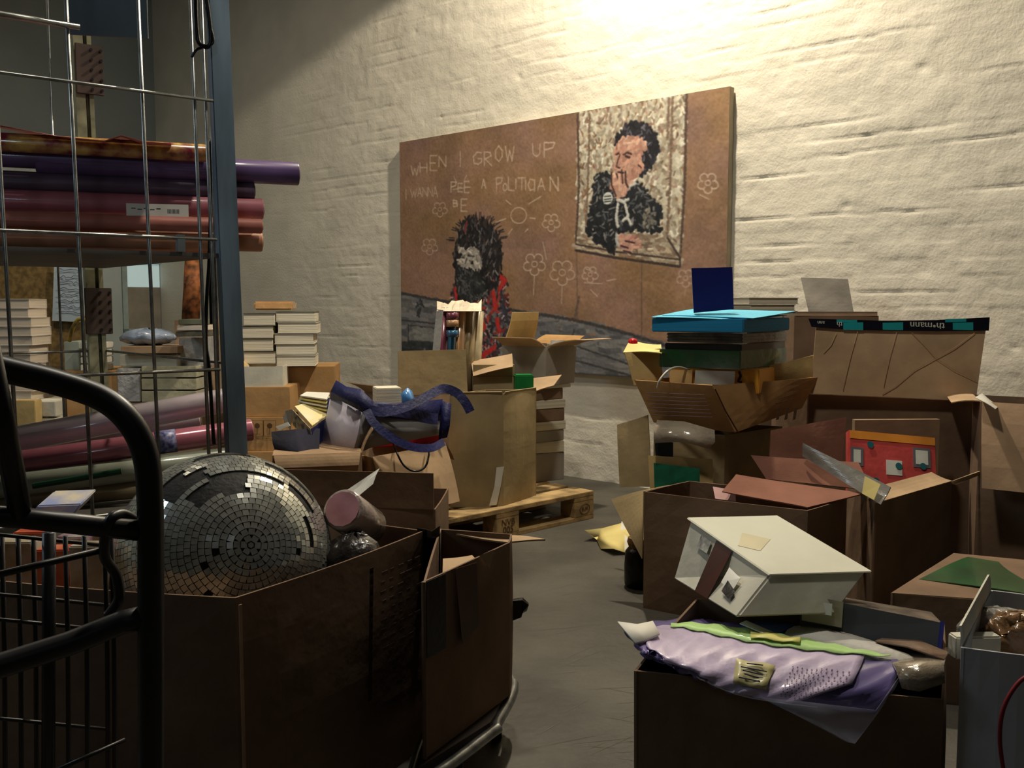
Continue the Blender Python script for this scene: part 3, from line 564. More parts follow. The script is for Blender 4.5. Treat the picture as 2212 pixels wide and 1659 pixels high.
mb.build('front_mesh', STEEL, cg, True)
mb = MB(); sv = (Z(rp0, 0)-Z(Q0, 0)); a = hit(172, 62, Q0, CN); mb.tube([Z(a, zk(1.606)), Z(a, zk(1.606))+CU*.9], .008, 10); mb.build('top_rail', STEEL, cg, True)
mb = MB()
for i in range(5):
    p = Z(rp0, 0)+CU*(.16+.24*i)+CN*.02; mb.tube([Z(p, 2.35), Z(p, .2)], .0048, 8)
for z in (zk(1.5), zk(1.232), zk(.98), zk(.6)): mb.tube([Z(rp0, z)+CN*.02, Z(rp0, z)+CN*.02+CU*1.3], .0048, 8)
mb.build('rear_mesh', STEEL, cg, True)
mb = MB()
for t in (.03, .09): p = Z(Q0, 0)+sv*t; mb.tube([Z(p, 2.35), Z(p, .2)], .0045, 8)
for z in (zk(.98), zk(.6)): mb.tube([Z(Q0, z), Z(rp0, z)], .0048, 8)
mb.build('side_mesh', STEEL, cg, True)
for z in (zk(1.205), zk(.655), .15):
    a = Z(Q0, z)+CN*.012+CU*.01; b = Z(rp0, z)-CN*.01; mb = MB()
    mb.add([a, a+CU*1.4, b+CU*1.4, b]+[p+V((0, 0, -.012)) for p in (a, a+CU*1.4, b+CU*1.4, b)], [(0, 1, 2, 3), (7, 6, 5, 4), (0, 4, 5, 1), (1, 5, 6, 2), (2, 6, 7, 3), (3, 7, 4, 0)])
    mb.build('shelf', mat('cage_shelf', (92, 88, 82), rough=.6, var=.15), cg)
mb = MB(); p = hit(400, 520, Q0-CN*.01, CN); mb.box(Z(p, zk(1.205)), CU*.022, CN*.02, V((0, 0, .05))); mb.build('shelf_clip', mat('clip_steel', (110, 118, 120), rough=.5), cg)
for dx in (.05, 1.1):
    p = Z(Q0, .06)+CU*dx+CN*.1; MB().tube([p-CU*.015, p+CU*.015], .06, 16).build('castor', BLACK, cg)
MB().tube(spline([DK(421, -40, 1.85), DK(424, 60, 1.84), DK(432, 95, 1.84), DK(455, 88, 1.84), DK(440, -40, 1.84)], 6), .007, 8).build('strap', BTAPE, cg, True)
MB().tube(spline([DK(455, 60, 1.84), DK(460, 92, 1.84), DK(438, 102, 1.84), DK(424, 108, 1.84), DK(414, 124, 1.84)], 6), .004, 8).build('strap_end', BTAPE, cg, True)
MB().tube(spline([DK(452, 300, 1.95), DK(455, 420, 1.95), DK(452, 560, 1.96), DK(447, 640, 1.96), DK(445, 740, 1.95), DK(452, 800, 1.94), DK(462, 960, 1.93)], 6), .006, 8).build('hanging_strap', BTAPE, cg, True)
MB().box(DK(453, 700, 2.0), V((.021, 0, 0)), V((0, .004, 0)), V((0, 0, .25))).build('rubber_buffer', BTAPE, cg)
pn = MB().box(DK(145, 74, 2.0), V((.237, .045, 0)), V((0, .006, 0)), V((0, 0, .35))).build('plastic_sign', mat('dull_blue_plastic', (58, 70, 80), rough=.5, var=.1), None); tag(pn, 'dull blue plastic panel hanging at the top of the roll cage', 'panel')
VI = mat('violet_wrap', (104, 82, 126), rough=.35, coat=.3, var=.18, vs=5); GV = mat('grey_violet_wrap', (96, 78, 96), rough=.5, var=.2, vs=5); PI = mat('pink_wrap', (180, 108, 118), rough=.45, coat=.2, var=.1)
CO = mat('coral_wrap', (182, 112, 98), rough=.5, var=.1); OR = mat('orange_wrap', (190, 134, 102), rough=.5, var=.12); SI = mat('silver_lilac_film', (206, 194, 204), rough=.28, metal=.05, coat=1, var=.12)
PF = mat('rose_film', (188, 112, 128), rough=.2, metal=.1, coat=1, var=.15); GW = mat('silver_green_film', (172, 178, 160), rough=.25, coat=.8, var=.15, vs=3, stretch=(1, 1, 1))
FLW = mat('floral_wrap', (120, 36, 52), rough=.3, coat=.8, var=.3, vs=22, rgb2=(216, 176, 96)); NAVYL = mat('navy_label', (48, 52, 108), rough=.4, var=.3, vs=60, rgb2=(150, 150, 180))
gr = 'gift wrap rolls on the upper shelf of the roll cage'
dv = V((-.935, -.354, 0)).normalized()
def roll2(label, x, y, Y, r, ln, m, **kw): a = DK(x, y, Y); return gift_roll(label, a, a+dv*ln*KF, r*KF, m, **kw)
roll2('orange wrapping paper roll, lowest on the upper shelf', 566, 522, 2.17, .0235, 1.25, OR, group=gr)
roll2('coral wrapping paper roll between the orange and the pink one', 566, 489, 2.13, .0165, 1.25, CO, group=gr)
c_ = roll2('pink wrapping paper roll with a white price label', 568, 452, 2.17, .0235, 1.25, PI, group=gr)
roll2('grey violet wrapping paper roll lying on the pink one', 549, 413, 2.17, .0215, 1.25, GV, group=gr)
roll2('violet wrapping roll whose end juts out furthest past the post', 645, 376, 2.2, .0265, .55, VI, group=gr)
roll2('dark violet wrapping roll directly under the floral one', 497, 362, 2.14, .023, 1.1, VI, group=gr)
roll2('floral red and yellow roll on top of the pile', 446, 331, 2.08, .019, 1.0, FLW, group=gr)
roll2('second orange roll hidden deeper on the upper shelf', 470, 532, 2.33, .022, .9, OR, group=gr)
# price label on the pink roll
la = DK(276, 452, 2.06-.03); lb = DK(410, 455, 2.11-.03)
root = thing('price_label', 'white price label with a barcode stuck on the pink roll', 'label', la)
o = MB().quad(la+V((0, -.012, .018)), lb+V((0, -.012, .018)), lb+V((0, -.012, -.027)), la+V((0, -.012, -.027)), .001).build('paper_label', PAPER, root)
mb = MB(); d_ = (lb-la)
for i in range(9):
    p = la+d_*(.66+.022*i)+V((0, -.0135, .002)); mb.box(p, d_*.011, V((0, .0005, 0)), V((0, 0, -.014)))
for i in range(5):
    p = la+d_*(.08+.10*i)+V((0, -.0135, .004-.003*(i % 2))); mb.box(p, d_*.07, V((0, .0005, 0)), V((0, 0, -.003)))
mb.build('barcode', mat('label_ink', (60, 60, 66), rough=.6), root)
g = thing('crumpled_gift_paper', 'salmon pink crumpled paper lying on top of the wrapping rolls', 'paper', DK(200, 300, 2.0))
G = []
for j in range(4):
    G.append([DK(x, y+j*3, 1.92+.09*j)+V((0, 0, .004*random.uniform(-1, 1))) for x, y in ((-120, 262), (0, 268), (60, 281), (120, 291), (170, 300), (225, 304), (262, 292), (310, 306), (370, 311))])
MB().sheet(G, .001).build('loose_sheet', mat('salmon_paper', (232, 130, 118), rough=.5, bump=.5, bs=30), g, True)
gr = 'film rolls leaning on the lower shelf of the roll cage'
def roll3(label, a, b, r, m, **kw): return gift_roll(label, DK(*a), DK(*b), r*KF, m, group=gr, **kw)
roll3('rose film roll with two navy label bands', (545, 928, 2.2), (-120, 1022, 1.95), .0265, PF, lm=NAVYL, lab_at=(.27, .34), cap=PINKF)
roll3('silver lilac film roll, topmost and longest of the lower ones', (500, 862, 2.27), (-120, 978, 2.02), .030, SI)
roll3('short silver roll end just under the long silver one', (432, 908, 2.3), (-120, 990, 2.1), .022, SI)
roll3('pale green silver film roll below the rose one', (500, 990, 2.16), (-120, 1064, 1.93), .027, GW)
roll3('dull tan roll lying lowest on the lower shelf', (430, 1045, 2.12), (-120, 1098, 1.95), .020, mat('tan_film', (150, 134, 104), rough=.4, var=.1))
o = MB().tube([DK(262, 1018, 1.98), DK(70, 1050, 1.92)], .01, 8).build('green_strip', mat('dark_green', (22, 70, 44), rough=.5), None); tag(o, 'dark green strip lying along the pale green roll', 'strip')
# ================================================================ pallet with cartons (middle)
pE = P(1283, 1060, .144); pW = P(930, 1130, .144); pu = (pW-pE).normalized(); pv = V((-.668, .744, 0)); pv = (pv-pu*pv.dot(pu)).normalized(); PLn = 1.2
WOOD = mat('pallet_wood', (190, 160, 112), rough=.85, var=.25, vs=10, stretch=(1, 1, 1), bump=.3, bs=40)
pal = thing('pallet', 'wooden pallet on the floor under the cartons in front of the painting', 'pallet', Z(pE+pu*.6+pv*.4, 0))
E0 = Z(pE, 0)
def pb(u0, u1, v0, v1, z0_, z1_, n): MB().box(E0+pu*u0+pv*v0+V((0, 0, z0_)), pu*(u1-u0), pv*(v1-v0), V((0, 0, z1_-z0_))).build(n, WOOD, pal, bevel=.002)
for v0, v1 in ((0, .145), (.185, .285), (.325, .475), (.515, .615), (.655, .8)): pb(0, PLn, v0, v1, .122, .144, 'top_board')
for u in (0, .5275, 1.055): pb(u, u+.145, 0, .8, .100, .122, 'stringer_board')
for v in (0, .35, .7): pb(0, PLn, v, v+.1, 0, .022, 'bottom_board')
blk = []
for u in (0, .5275, 1.055):
    for v in (0, .3275, .655):
        MB().box(E0+pu*u+pv*v+V((0, 0, .022)), pu*.145, pv*.145 if v else pv*.1, V((0, 0, .078))).build('block', WOOD, pal, bevel=.002)
INK = mat('burnt_stamp', (92, 66, 44), rough=.9)
def text(s, o, ex, ez, size, m, par, name='lettering', ext=.0006):
    cu = bpy.data.curves.new('tmp', 'FONT'); cu.body = s; cu.size = size; cu.extrude = ext; cu.align_x = 'CENTER'; cu.align_y = 'CENTER'
    t = bpy.data.objects.new('tmp', cu); COL.objects.link(t); dg = bpy.context.evaluated_depsgraph_get(); me = bpy.data.meshes.new_from_object(t.evaluated_get(dg)); bpy.data.objects.remove(t)
    ex, ez = V(ex).normalized(), V(ez).normalized(); n_ = ex.cross(ez)
    off = V(par.get('_loc', (0, 0, 0)))
    for v in me.vertices: v.co = V(o)-off+ex*v.co.x+ez*v.co.y+n_*v.co.z
    me.materials.clear(); me.materials.append(m); q_ = bpy.data.objects.new(name, me); COL.objects.link(q_); q_.parent = par; return q_
fr = E0-pv*.002
text('NVB', fr+pu*.60+V((0, 0, .074)), -pu, (0, 0, 1), .045, INK, pal, 'stamp'); text('005', fr+pu*.60+V((0, 0, .038)), -pu, (0, 0, 1), .045, INK, pal, 'stamp')
mb = MB(); c = fr+pu*.07+V((0, 0, .06)); mb.tube([c+(-pu*math.cos(a)*.036+V((0, 0, .026*math.sin(a)))) for a in np.linspace(0, 2*math.pi, 24, endpoint=False)], .0016, 6, closed=True); mb.build('round_stamp', INK, pal)
text('EUR', c, -pu, (0, 0, 1), .026, INK, pal, 'stamp')
# tall carton D
bN, bL, bR = P(1088, 1093, .144), P(972, 1096, .144), P(1158, 1070, .144)
dz = D(1086, 851, bN.y).z
rD = [Z(bN, dz), Z(bR, dz), Z(bL+bR-bN, dz), Z(bL, dz)]
boxD = carton('tall open brown carton on the right half of the pallet', rD, .144, {0: (.01, 20, .02), 3: (.012, 30, .02)}, m=K_OLV, tap=1.0, bulge=.012)
nD = V(((bN-bL).y, -(bN-bL).x, 0)).normalized(); nD = nD if nD.y < 0 else -nD
e0 = bL.lerp(bN, .86)+nD*.016
MB().sheet([[e0+V((0, 0, .19)), e0+V((.035, .02, .19))], [e0+V((-.01, -.008, .1)), e0+V((.02, .01, .1))], [e0+V((-.035, -.02, .01)), e0+V((.0, .0, .01))]], .0012).build('white_tape', PAPER, boxD)
zc = D(1065, 850, 4.75).z
MB().quad(D(1148, 849, 4.60), D(1196, 832, 4.66), D(1213, 808, 4.82), D(1152, 818, 4.84), .004, n=2, wob=.003).build('flap', K_TAN, boxD)
def st_box(label, x0, x1, y0, y1, Y, dep, yaw, m, name='cardboard_box', cat='cardboard box', group=None, zb=None, bevel=.003):
    c, ex, ey, ez = fb(x0, x1, y0, y1, Y, dep, yaw, zb); return solid(name, label, cat, c, ex, ey, ez, m, group, bevel)
# things inside carton D
zI = .44
st_box('flat carton lying in the tall pallet carton, under the flap-topped one', 1022, 1110, 812, 851, 4.72, .16, .12, K_OLV, zb=.30)
cS = thing('cardboard_box', 'small carton with a raised tan flap above the tall pallet carton', 'cardboard box', D(1065, 812, 4.72))
c, ex, ey, ez = fb(1024, 1112, 788, 812, 4.72, .16, .12); MB().box(c, ex, ey, ez).build('box_body', K_OLV, cS)
a_, b_ = D(1022, 812, 4.68), D(1108, 792, 4.68); MB().quad(a_, b_, D(1106, 763, 4.80), D(1018, 780, 4.80), .004, n=3, wob=.003).build('flap', K_TAN, cS)
c, ex, ey, ez = fb(1113, 1153, 810, 850, 4.66, .1, .1, zb=.5); solid('green_tub', 'bright green tub in the tall pallet carton', 'tub', c, ex, ey, ez, mat('bright_green', (30, 128, 62), rough=.4), bevel=.006)
pk = thing('wrapped_paper_rolls', 'bundle of patterned wrapping rolls in clear film standing in the tall carton', 'wrapping paper', D(995, 850, 4.75))
mb = MB(); FC = [mat('roll_print_%d' % i, c, rough=.22, coat=1, var=.2, vs=9) for i, c in enumerate([(120, 60, 76), (60, 112, 150), (196, 152, 110), (150, 130, 96), (190, 174, 140)])]
for i, (x, r__, m) in enumerate([(956, .030, 0), (972, .032, 1), (989, .034, 2), (1008, .036, 3), (1025, .03, 4)]):
    a = D(x-(6 if i < 3 else 3), 900, 4.74+.02*i); b = D(x+4+i, 664+i*2, 4.74+.02*i); MB().tube([a, b], r__, 14).build('roll', FC[m], pk, True)
for i, (y, m) in enumerate(((690, 0), (706, 2), (728, 1))):
    a = D(972+6, y, 4.702); MB().tube([a, a+V((.0, 0, .035))], .0335, 12).build('print_band', FC[m], pk, True)
G = [[D(x, y+(4*math.sin(x*.11+j*1.3)+3*math.sin(x*.29+j*2.1) if 0 < j else 0), Y_)+V((0, 0, 0)) for x in range(944, 1041, 8)] for j, (y, Y_) in enumerate(((672, 4.69), (656, 4.74), (652, 4.8), (666, 4.84)))]
MB().sheet(G, .002).build('crumpled_paper_top', mat('crumpled_cream', (226, 210, 184), rough=.7, bump=.6, bs=30), pk)
MB().sheet([[D(943, 668, 4.70), D(958, 670, 4.68)], [D(934, 768, 4.70), D(950, 768, 4.68)]], .002).build('film_edge', mat('shiny_film', (214, 210, 204), rough=.12, metal=.4, coat=1, bump=.5, bs=30), pk)
# carton O with upright flap, left back of pallet
oz = D(935, 851, 4.52).z; rO = [Z(D(858, 851, 4.42), oz), Z(D(1012, 851, 4.60), oz)]; rO += [rO[1]+V((-.2, .26, 0)), rO[0]+V((-.2, .26, 0))]
carton('carton with a tall upright brown flap behind the navy bag', rO, .144, {0: (.215, -2, .02, K_OLV, 2), 3: (.12, 68, .1, K_TAN)}, m=K_MID, tap=1)
# carton E on the stack of books
ey_ = D(1165, 835, 4.9)
zb_E = D(1180, 832, 4.95).z; zt_E = D(1180, 748, 4.95).z
rE = [Z(D(1180, 748, 4.90), zt_E), Z(D(1246, 757, 5.12), zt_E), Z(D(1150, 740, 5.36), zt_E), Z(D(1084, 737, 5.08), zt_E)]
carton('greyish open carton balanced on the stack of pads in front of the painting', rE, zb_E, {0: (.24, 84, .06, K_TAN), 1: (.1, 66, .1, K_ORG), 2: (.19, -14, .1, K_YEL), 3: (.12, 70, .1, K_TAN)}, m=K_GRY, tap=.93)
solid('bubble_wrap_bundle', 'clear bubble wrap peeking out of the greyish carton', 'bubble wrap', Z(D(1182, 742, 5.1), zt_E-.06), V((.12, .02, .0)), V((0, .12, 0)), V((0, .0, .085)), FILM, bevel=.02)
# stack of pads behind the tall carton
pcx = D(1182, 1050, 4.98); z_ = .144; H_ = (zb_E-.144); ls = [(.225, K_GRY, 'grey flat carton at the bottom of the tall stack of pads', 'cardboard box'), (.09, PAGE, 'pale pad with faded green print, second in the tall stack', 'pad'), (.09, K_GRY, 'grey pad in the middle of the tall stack', 'pad'), (.07, PAGE, 'cream pad just above the grey one in the tall stack', 'pad'), (.10, K_DK, 'dark brown pack in the upper part of the tall stack', 'pad'), (.07, PAGE, 'cream pad under the dark top pack of the tall stack', 'pad'), (.09, K_DK, 'dark top pack of the tall stack', 'pad'), (.03, PAPER, 'white tray jutting out on top of the tall stack', 'tray')]
tot = sum(l[0] for l in ls)
for i, (h, m, lb, ct) in enumerate(ls):
    hh_ = h/tot*H_; o_ = random.uniform(-.012, .012); yw = .55+random.uniform(-.1, .1); wd = .24 if ct != 'tray' else .30
    ex = V((math.cos(yw), math.sin(yw), 0))*wd; ey = V((-math.sin(yw), math.cos(yw), 0))*.22; c = Z(pcx, z_)-ex/2+V((o_+(.02 if ct == 'tray' else 0), 0, 0))
    solid('cardboard_box' if 'carton' in lb else ('paper_tray' if ct == 'tray' else 'paper_pad'), lb, ct, c, ex, ey, V((0, 0, hh_-.001)), m, 'tall stack beside the pallet carton', bevel=.003); z_ += hh_
# carton F with red box and navy bag
rF = [P(800, 988, .47), P(962, 958, .47)]; rF += [rF[1]+V((-.11, .14, 0)), rF[0]+V((-.11, .14, 0))]
boxF = carton('tan carton with a hanging flap under the red box and navy bag', rF, .144, {0: (.27, 163, .02, K_TAN, 6), 1: (.1, 150, .05, K_TAN)}, m=K_TAN, tap=1)
rdA, rdB = D(806, 980, 4.05), D(955, 955, 4.22)
solid('red_box', 'bright red flat box lying under the navy bag', 'box', Z(rdA, .472), (Z(rdB, 0)-Z(rdA, 0)), V((-.1, .12, 0)), V((0, 0, D(810, 938, 4.05).z-.472)), mat('bright_red', (186, 34, 42), rough=.45, var=.1))
cb = MB().tube(spline([D(848, 952, 4.02), D(856, 975, 3.86), D(872, 1005, 3.84), D(895, 1018, 3.84), D(917, 1010, 3.86), D(926, 985, 3.9), D(925, 958, 4.06)], 8), .0045, 8).build('cable_loop', BTAPE, None, True); tag(cb, 'thin black cord looping down over the tan carton', 'cord')
# navy tote bag
NAVY = mat('navy_nonwoven', (34, 38, 88), rough=.55, var=.2, bump=.4, bs=50); LIL = mat('lilac_white_nonwoven', (206, 202, 218), rough=.6, var=.05, bump=.3, bs=12); GRYB = mat('grey_nonwoven', (128, 128, 132), rough=.6, var=.1)
tb_ = thing('tote_bag', 'navy and white tote bag with long loose straps on the red box', 'bag', D(780, 990, 3.9))
def sh(rows, t, name, m, par, smooth=True): return MB().sheet([[D(*p) for p in r__] for r__ in rows], t).build(name, m, par, smooth)
sh([[(715, 858, 3.98), (748, 866, 3.9), (783, 888, 3.82)], [(700, 930, 3.96), (737, 935, 3.87), (774, 938, 3.8)], [(685, 1000, 3.95), (722, 996, 3.86), (761, 985, 3.8)]], .004, 'white_side', LIL, tb_)
sh([[(783, 888, 3.82), (860, 900, 3.98), (950, 908, 4.2)], [(772, 938, 3.8), (862, 932, 3.96), (955, 925, 4.2)], [(762, 984, 3.8), (800, 966, 3.88), (956, 938, 4.2)]], .004, 'grey_side', GRYB, tb_)
sh([[(714, 858, 3.985), (690, 866, 4.2), (760, 872, 4.35), (860, 880, 4.42), (950, 908, 4.22)], [(684, 998, 3.955), (680, 960, 4.2), (760, 930, 4.35), (860, 930, 4.4), (956, 938, 4.22)]], .004, 'rear_side', NAVY, tb_)
sh([[(728, 822, 3.97), (750, 836, 3.9), (780, 842, 3.84), (806, 868, 3.82), (800, 880, 3.84)], [(716, 846, 3.96), (742, 858, 3.88), (770, 866, 3.81), (792, 888, 3.79), (796, 905, 3.8)], [(715, 862, 3.975), (740, 866, 3.9), (768, 880, 3.83), (785, 890, 3.81), (792, 900, 3.82)]], .005, 'navy_collar', NAVY, tb_)
sh([[(800, 866, 3.84), (850, 872, 3.95), (905, 868, 4.08), (955, 862, 4.18)], [(795, 905, 3.82), (850, 892, 3.93), (900, 890, 4.05), (952, 892, 4.17)], [(800, 895, 3.83), (848, 902, 3.95), (905, 908, 4.08), (950, 908, 4.2)]], .005, 'navy_trim', NAVY, tb_)
sh([[(955, 866, 4.17), (975, 872, 4.17)], [(950, 920, 4.17), (972, 920, 4.16)], [(948, 950, 4.16), (966, 945, 4.15)]], .005, 'navy_corner', NAVY, tb_)
def strap(pts, wpx, name='strap'):
    rows = [[], []]
    P_ = spline([D(*p) for p in pts], 7); 
    for i, p in enumerate(P_):
        t = (P_[min(i+1, len(P_)-1)]-P_[max(i-1, 0)]).normalized(); s_ = t.cross((p-CAM).normalized()).normalized(); s_ = (s_+(p-CAM).normalized()*.35).normalized()
        rows[0].append(p+s_*wpx); rows[1].append(p-s_*wpx)
    return MB().sheet(rows, .003).build(name, NAVY, tb_, False)
strap([(794, 884, 3.8), (830, 890, 3.84), (880, 878, 3.9), (930, 852, 4.0), (958, 840, 4.05), (985, 848, 4.08), (1004, 868, 4.08), (1016, 890, 4.08)], .021)
strap([(792, 886, 3.78), (806, 912, 3.76), (840, 942, 3.76), (885, 964, 3.8), (930, 968, 3.9), (958, 955, 4.0)], .018)
strap([(800, 886, 3.84), (860, 888, 3.9), (920, 902, 4.0), (945, 905, 4.05)], .026)
# things in the bag
c, ex, ey, ez = fb(814, 868, 838, 885, 4.12, .12, .3); solid('booklet_block', 'block of pale booklets standing in the navy bag', 'booklets', c, ex, ey, ez, PAGE)
mb = MB(); mb.sheet([[D(866, 850, 4.1), D(878, 838, 4.12), D(886, 846, 4.14)], [D(868, 882, 4.1), D(886, 880, 4.12), D(900, 884, 4.14)]], .01); tag(mb.build('blue_plastic_sleeve', mat('sky_blue_plastic', (90, 150, 214), rough=.2, coat=1), None, True), 'bright blue plastic sleeve between bag strap and booklets', 'sleeve')
# leaflet box left of the bag
lb_ = thing('leaflet_box', 'small patterned box filled with yellow and white leaflets left of the bag', 'box', D(670, 955, 3.98))
sh([[(632, 884, 4.0), (672, 926, 3.85)], [(634, 918, 4.0), (676, 962, 3.85)]], .003, 'box_side', mat('spotted_board', (176, 168, 140), rough=.6, var=.4, vs=40, rgb2=(90, 84, 78)), lb_, False)
sh([[(672, 926, 3.85), (704, 905, 3.98)], [(676, 962, 3.85), (702, 950, 3.98)]], .003, 'box_end', NAVY, lb_, False)
sh([[(636, 882, 4.02), (700, 862, 4.2)], [(674, 924, 3.86), (706, 902, 3.99)]], .01, 'top_leaflets', mat('yellow_striped', (224, 206, 120), rough=.6, var=.2, vs=5, rgb2=(236, 230, 206)), lb_, False)
sh([[(596, 922, 3.95), (622, 912, 3.92)], [(604, 930, 3.93), (628, 920, 3.9)]], .002, 'open_tab', PAPER, lb_, False)
sh([[(618, 888, 4.06), (632, 884, 4.0)], [(612, 905, 4.06), (628, 930, 4.0)]], .003, 'side_flap', K_GRY, lb_, False)
for i in range(5):
    o_ = sh([[(640+i*2, 878-6*i, 4.08), (706, 894-8*i, 4.0)], [(650+i*3, 866-5*i, 4.2), (712, 880-8*i, 4.12)]], .006, 'leaflet_pad', YPAPER if i % 2 else PAPER, None, False)
    tag(o_, ['white leaflet pad directly on the patterned box', 'yellow leaflet pad second from the bottom of the slanted pile', 'white leaflet pad in the middle of the slanted pile', 'yellow leaflet pad near the top of the slanted pile', 'white leaflet pad topmost on the slanted pile'][i], 'leaflets', 'leaflet pads fanned on the patterned box')
cl_ = sh([[(588, 938, 3.9), (640, 932, 3.85), (690, 930, 3.9)], [(590, 962, 3.78), (640, 978, 3.72), (686, 1000, 3.74)], [(600, 975, 3.78), (650, 990, 3.7), (688, 1003, 3.72)]], .012, 'navy_cloth', mat('dark_navy_cloth', (26, 26, 44), rough=.8, bump=.6, bs=20), None); tag(cl_, 'dark navy cloth lying under the leaflet box', 'cloth')
# cartons Q and G
qz = D(690, 985, 3.62).z; rQ = [Z(D(588, 985, 3.62), qz), Z(D(782, 985, 3.7), qz)]; rQ += [rQ[1]+V((-.1, .5, 0)), rQ[0]+V((-.1, .5, 0))]
carton('grey brown carton under the navy cloth and leaflet box', rQ, 0, {0: (.05, 160, .05, K_TAN), 1: (.1, 30, .1, K_TAN)}, m=K_MID, tap=1, closed=True)
gz = D(780, 1022, 3.15).z-.12; rG = [Z(D(590, 1018, 3.2), gz), Z(D(940, 1028, 3.12), gz)]; rG += [rG[1]+V((.02, .36, 0)), rG[0]+V((.02, .36, 0))]
carton('dark brown carton standing behind the mirror ball', rG, 0, {0: (.125, 0, .0, K_DK, 2)}, m=K_DK, tap=1, bulge=.008)
# ================================================================ rear left: stock on the far side of the cage
WHB = mat('white_book_edges', (214, 200, 182), rough=.7, var=.12, vs=4, stretch=(.5, .5, 40))
def pile(prefix, x0, x1, ybot, ytop, Y, dep, n, cm, group, jit=.012, yaw=.0, name='book', cat='book', words=None, pm=PAGE, z0_=None):
    a = D((x0+x1)/2, ybot, Y); b = D((x0+x1)/2, ytop, Y); z = a.z if z0_ is None else z0_; h = (b.z-z)/n; wd = (x1-x0)/2000*Y
    for i in range(n):
        yw = yaw+random.uniform(-.05, .05); ex = V((math.cos(yw), math.sin(yw), 0))*wd; ey = V((-math.sin(yw), math.cos(yw), 0))*dep; c = Z(a, z)-ex/2+V((random.uniform(-jit, jit), 0, 0))
        m = cm[i % len(cm)] if isinstance(cm, list) else cm
        w_ = words[i] if words else ['bottom', 'second', 'third', 'fourth', 'fifth', 'sixth', 'seventh', 'eighth', 'ninth', 'tenth', 'eleventh', 'twelfth'][i]
        if i == n-1 and not words: w_ = 'topmost'
        book('%s, %s of its stack' % (prefix, w_) if i in (0, n-1) or words else '%s, %s from the bottom' % (prefix, w_), c, ex, ey, V((0, 0, h*.97)), m, pm, group, name, cat); z += h
WC = mat('white_cover', (220, 210, 196), rough=.5, var=.06); DC = mat('dark_cover', (70, 70, 62), rough=.45, var=.4, vs=20, rgb2=(110, 106, 92)); GC = mat('grey_green_cover', (120, 124, 104), rough=.5, var=.2)
ORD = ['second from the bottom', 'third from the bottom']
st_box('white carton at the far left under the white books', -60, 108, 868, 990, 5.3, .4, .0, K_WHT, zb=0)
st_box('open brown carton corner low at the far left', 0, 78, 865, 935, 5.2, .08, .0, K_YEL)
pile('white book behind the cage at far left', -30, 72, 868, 645, 5.35, .22, 11, WC, 'white books stacked at far left', pm=WHB, z0_=D(20, 868, 5.3).z+.002)
for i, (y0, y1) in enumerate(((866, 900), (902, 935))): st_box(['upper', 'lower'][i]+' small white carton beside the open brown corner box', 80, 120, y0+2, y1, 5.28, .1, 0, K_WHT, name='white_box', cat='box')
# chipboard sheet with handwritten notice
cbp = D(100, 920, 6.3)
bd = MB().box(Z(D(-60, 900, 6.3), 0), V((.86, .02, 0)), V((0, .018, 0)), V((0, 0, D(0, 560, 6.3).z))).build('chipboard_sheet', mat('chipboard', (128, 104, 62), rough=.8, var=.25, vs=30), None); tag(bd, 'brown chipboard sheet standing upright behind the white books', 'board')
nt_ = thing('notice', 'pale handwritten notice hanging on the chipboard behind the cage', 'notice', D(145, 695, 6.27))
sh([[(117, 572, 6.285), (190, 575, 6.285)], [(113, 693, 6.28), (182, 696, 6.28)]], .001, 'paper_sheet', mat('pale_blue_paper', (176, 190, 200), rough=.8, var=.05), nt_, False)
WI = mat('pen_ink', (70, 76, 110), rough=.8)
for k in range(8):
    pts = [D(126+j*5.5, 584+k*13+random.uniform(-3.4, 3.4), 6.272) for j in range(10)]; MB().tube(pts, .0022, 5).build('written_line', WI, nt_)
st_box('pale grey green crate beside the chipboard', 140, 172, 738, 800, 5.5, .2, 0, mat('grey_green_plastic', (150, 160, 150), rough=.5))
st_box('tall brown carton behind the rear cage post', 150, 262, 800, 960, 5.5, .4, .1, K_ORG, zb=0)
for i in range(4): st_box(['lowest', 'second', 'third', 'topmost'][i]+' white slim box stacked next to the grey green crate', 174, 222, 788-i*16, 801-i*16, 5.45, .15, 0, K_WHT, 'slim_box', 'box', 'slim white boxes')
yb = MB().tube(spline([D(150, 736, 5.45), D(156, 712, 5.4), D(168, 692, 5.4), D(180, 690, 5.4), D(188, 700, 5.42)], 6), .012, 10).build('yellow_black_cable', mat('yellow_black', (60, 56, 30), rough=.5, var=.5, vs=20, rgb2=(170, 140, 40)), None, True); tag(yb, 'yellow and black cable draped over the pale crate', 'cable')
# middle rear pile
st_box('large carton under the film wrapped blocks in the rear', 255, 440, 870, 1000, 5.5, .45, 0, K_MID, zb=0)
za = D(300, 870, 5.45).z
st_box('silvery film wrapped block in the rear pile', 255, 303, 796, 868, 5.5, .25, 0, FILM, 'wrapped_block', 'wrapped block')
for i in range(3): st_box(['lowest', 'middle', 'upper'][i]+' cream pack in clear film, rear pile behind the cage', 306, 424, 845-i*27, 869-i*27, 5.5, .3, 0, mat('wrapped_cream', (196, 190, 160), rough=.22, coat=1, var=.15, bump=.6, bs=20), 'wrapped_pack', 'wrapped pack', 'cream packs in the rear pile')
st_box('white crate with a brown rim in the rear pile', 258, 384, 766, 792, 5.55, .3, 0, K_WHT, 'flat_tray', 'tray', bevel=.006)
st_box('brown flat tray on the white crate', 262, 384, 748, 764, 5.5, .28, .04, K_MID, 'flat_tray', 'tray')
bb = thing('plastic_bag', 'pale blue crumpled plastic bag on the brown flat tray', 'bag', D(320, 748, 5.6))
cc = D(320, 728, 5.62)
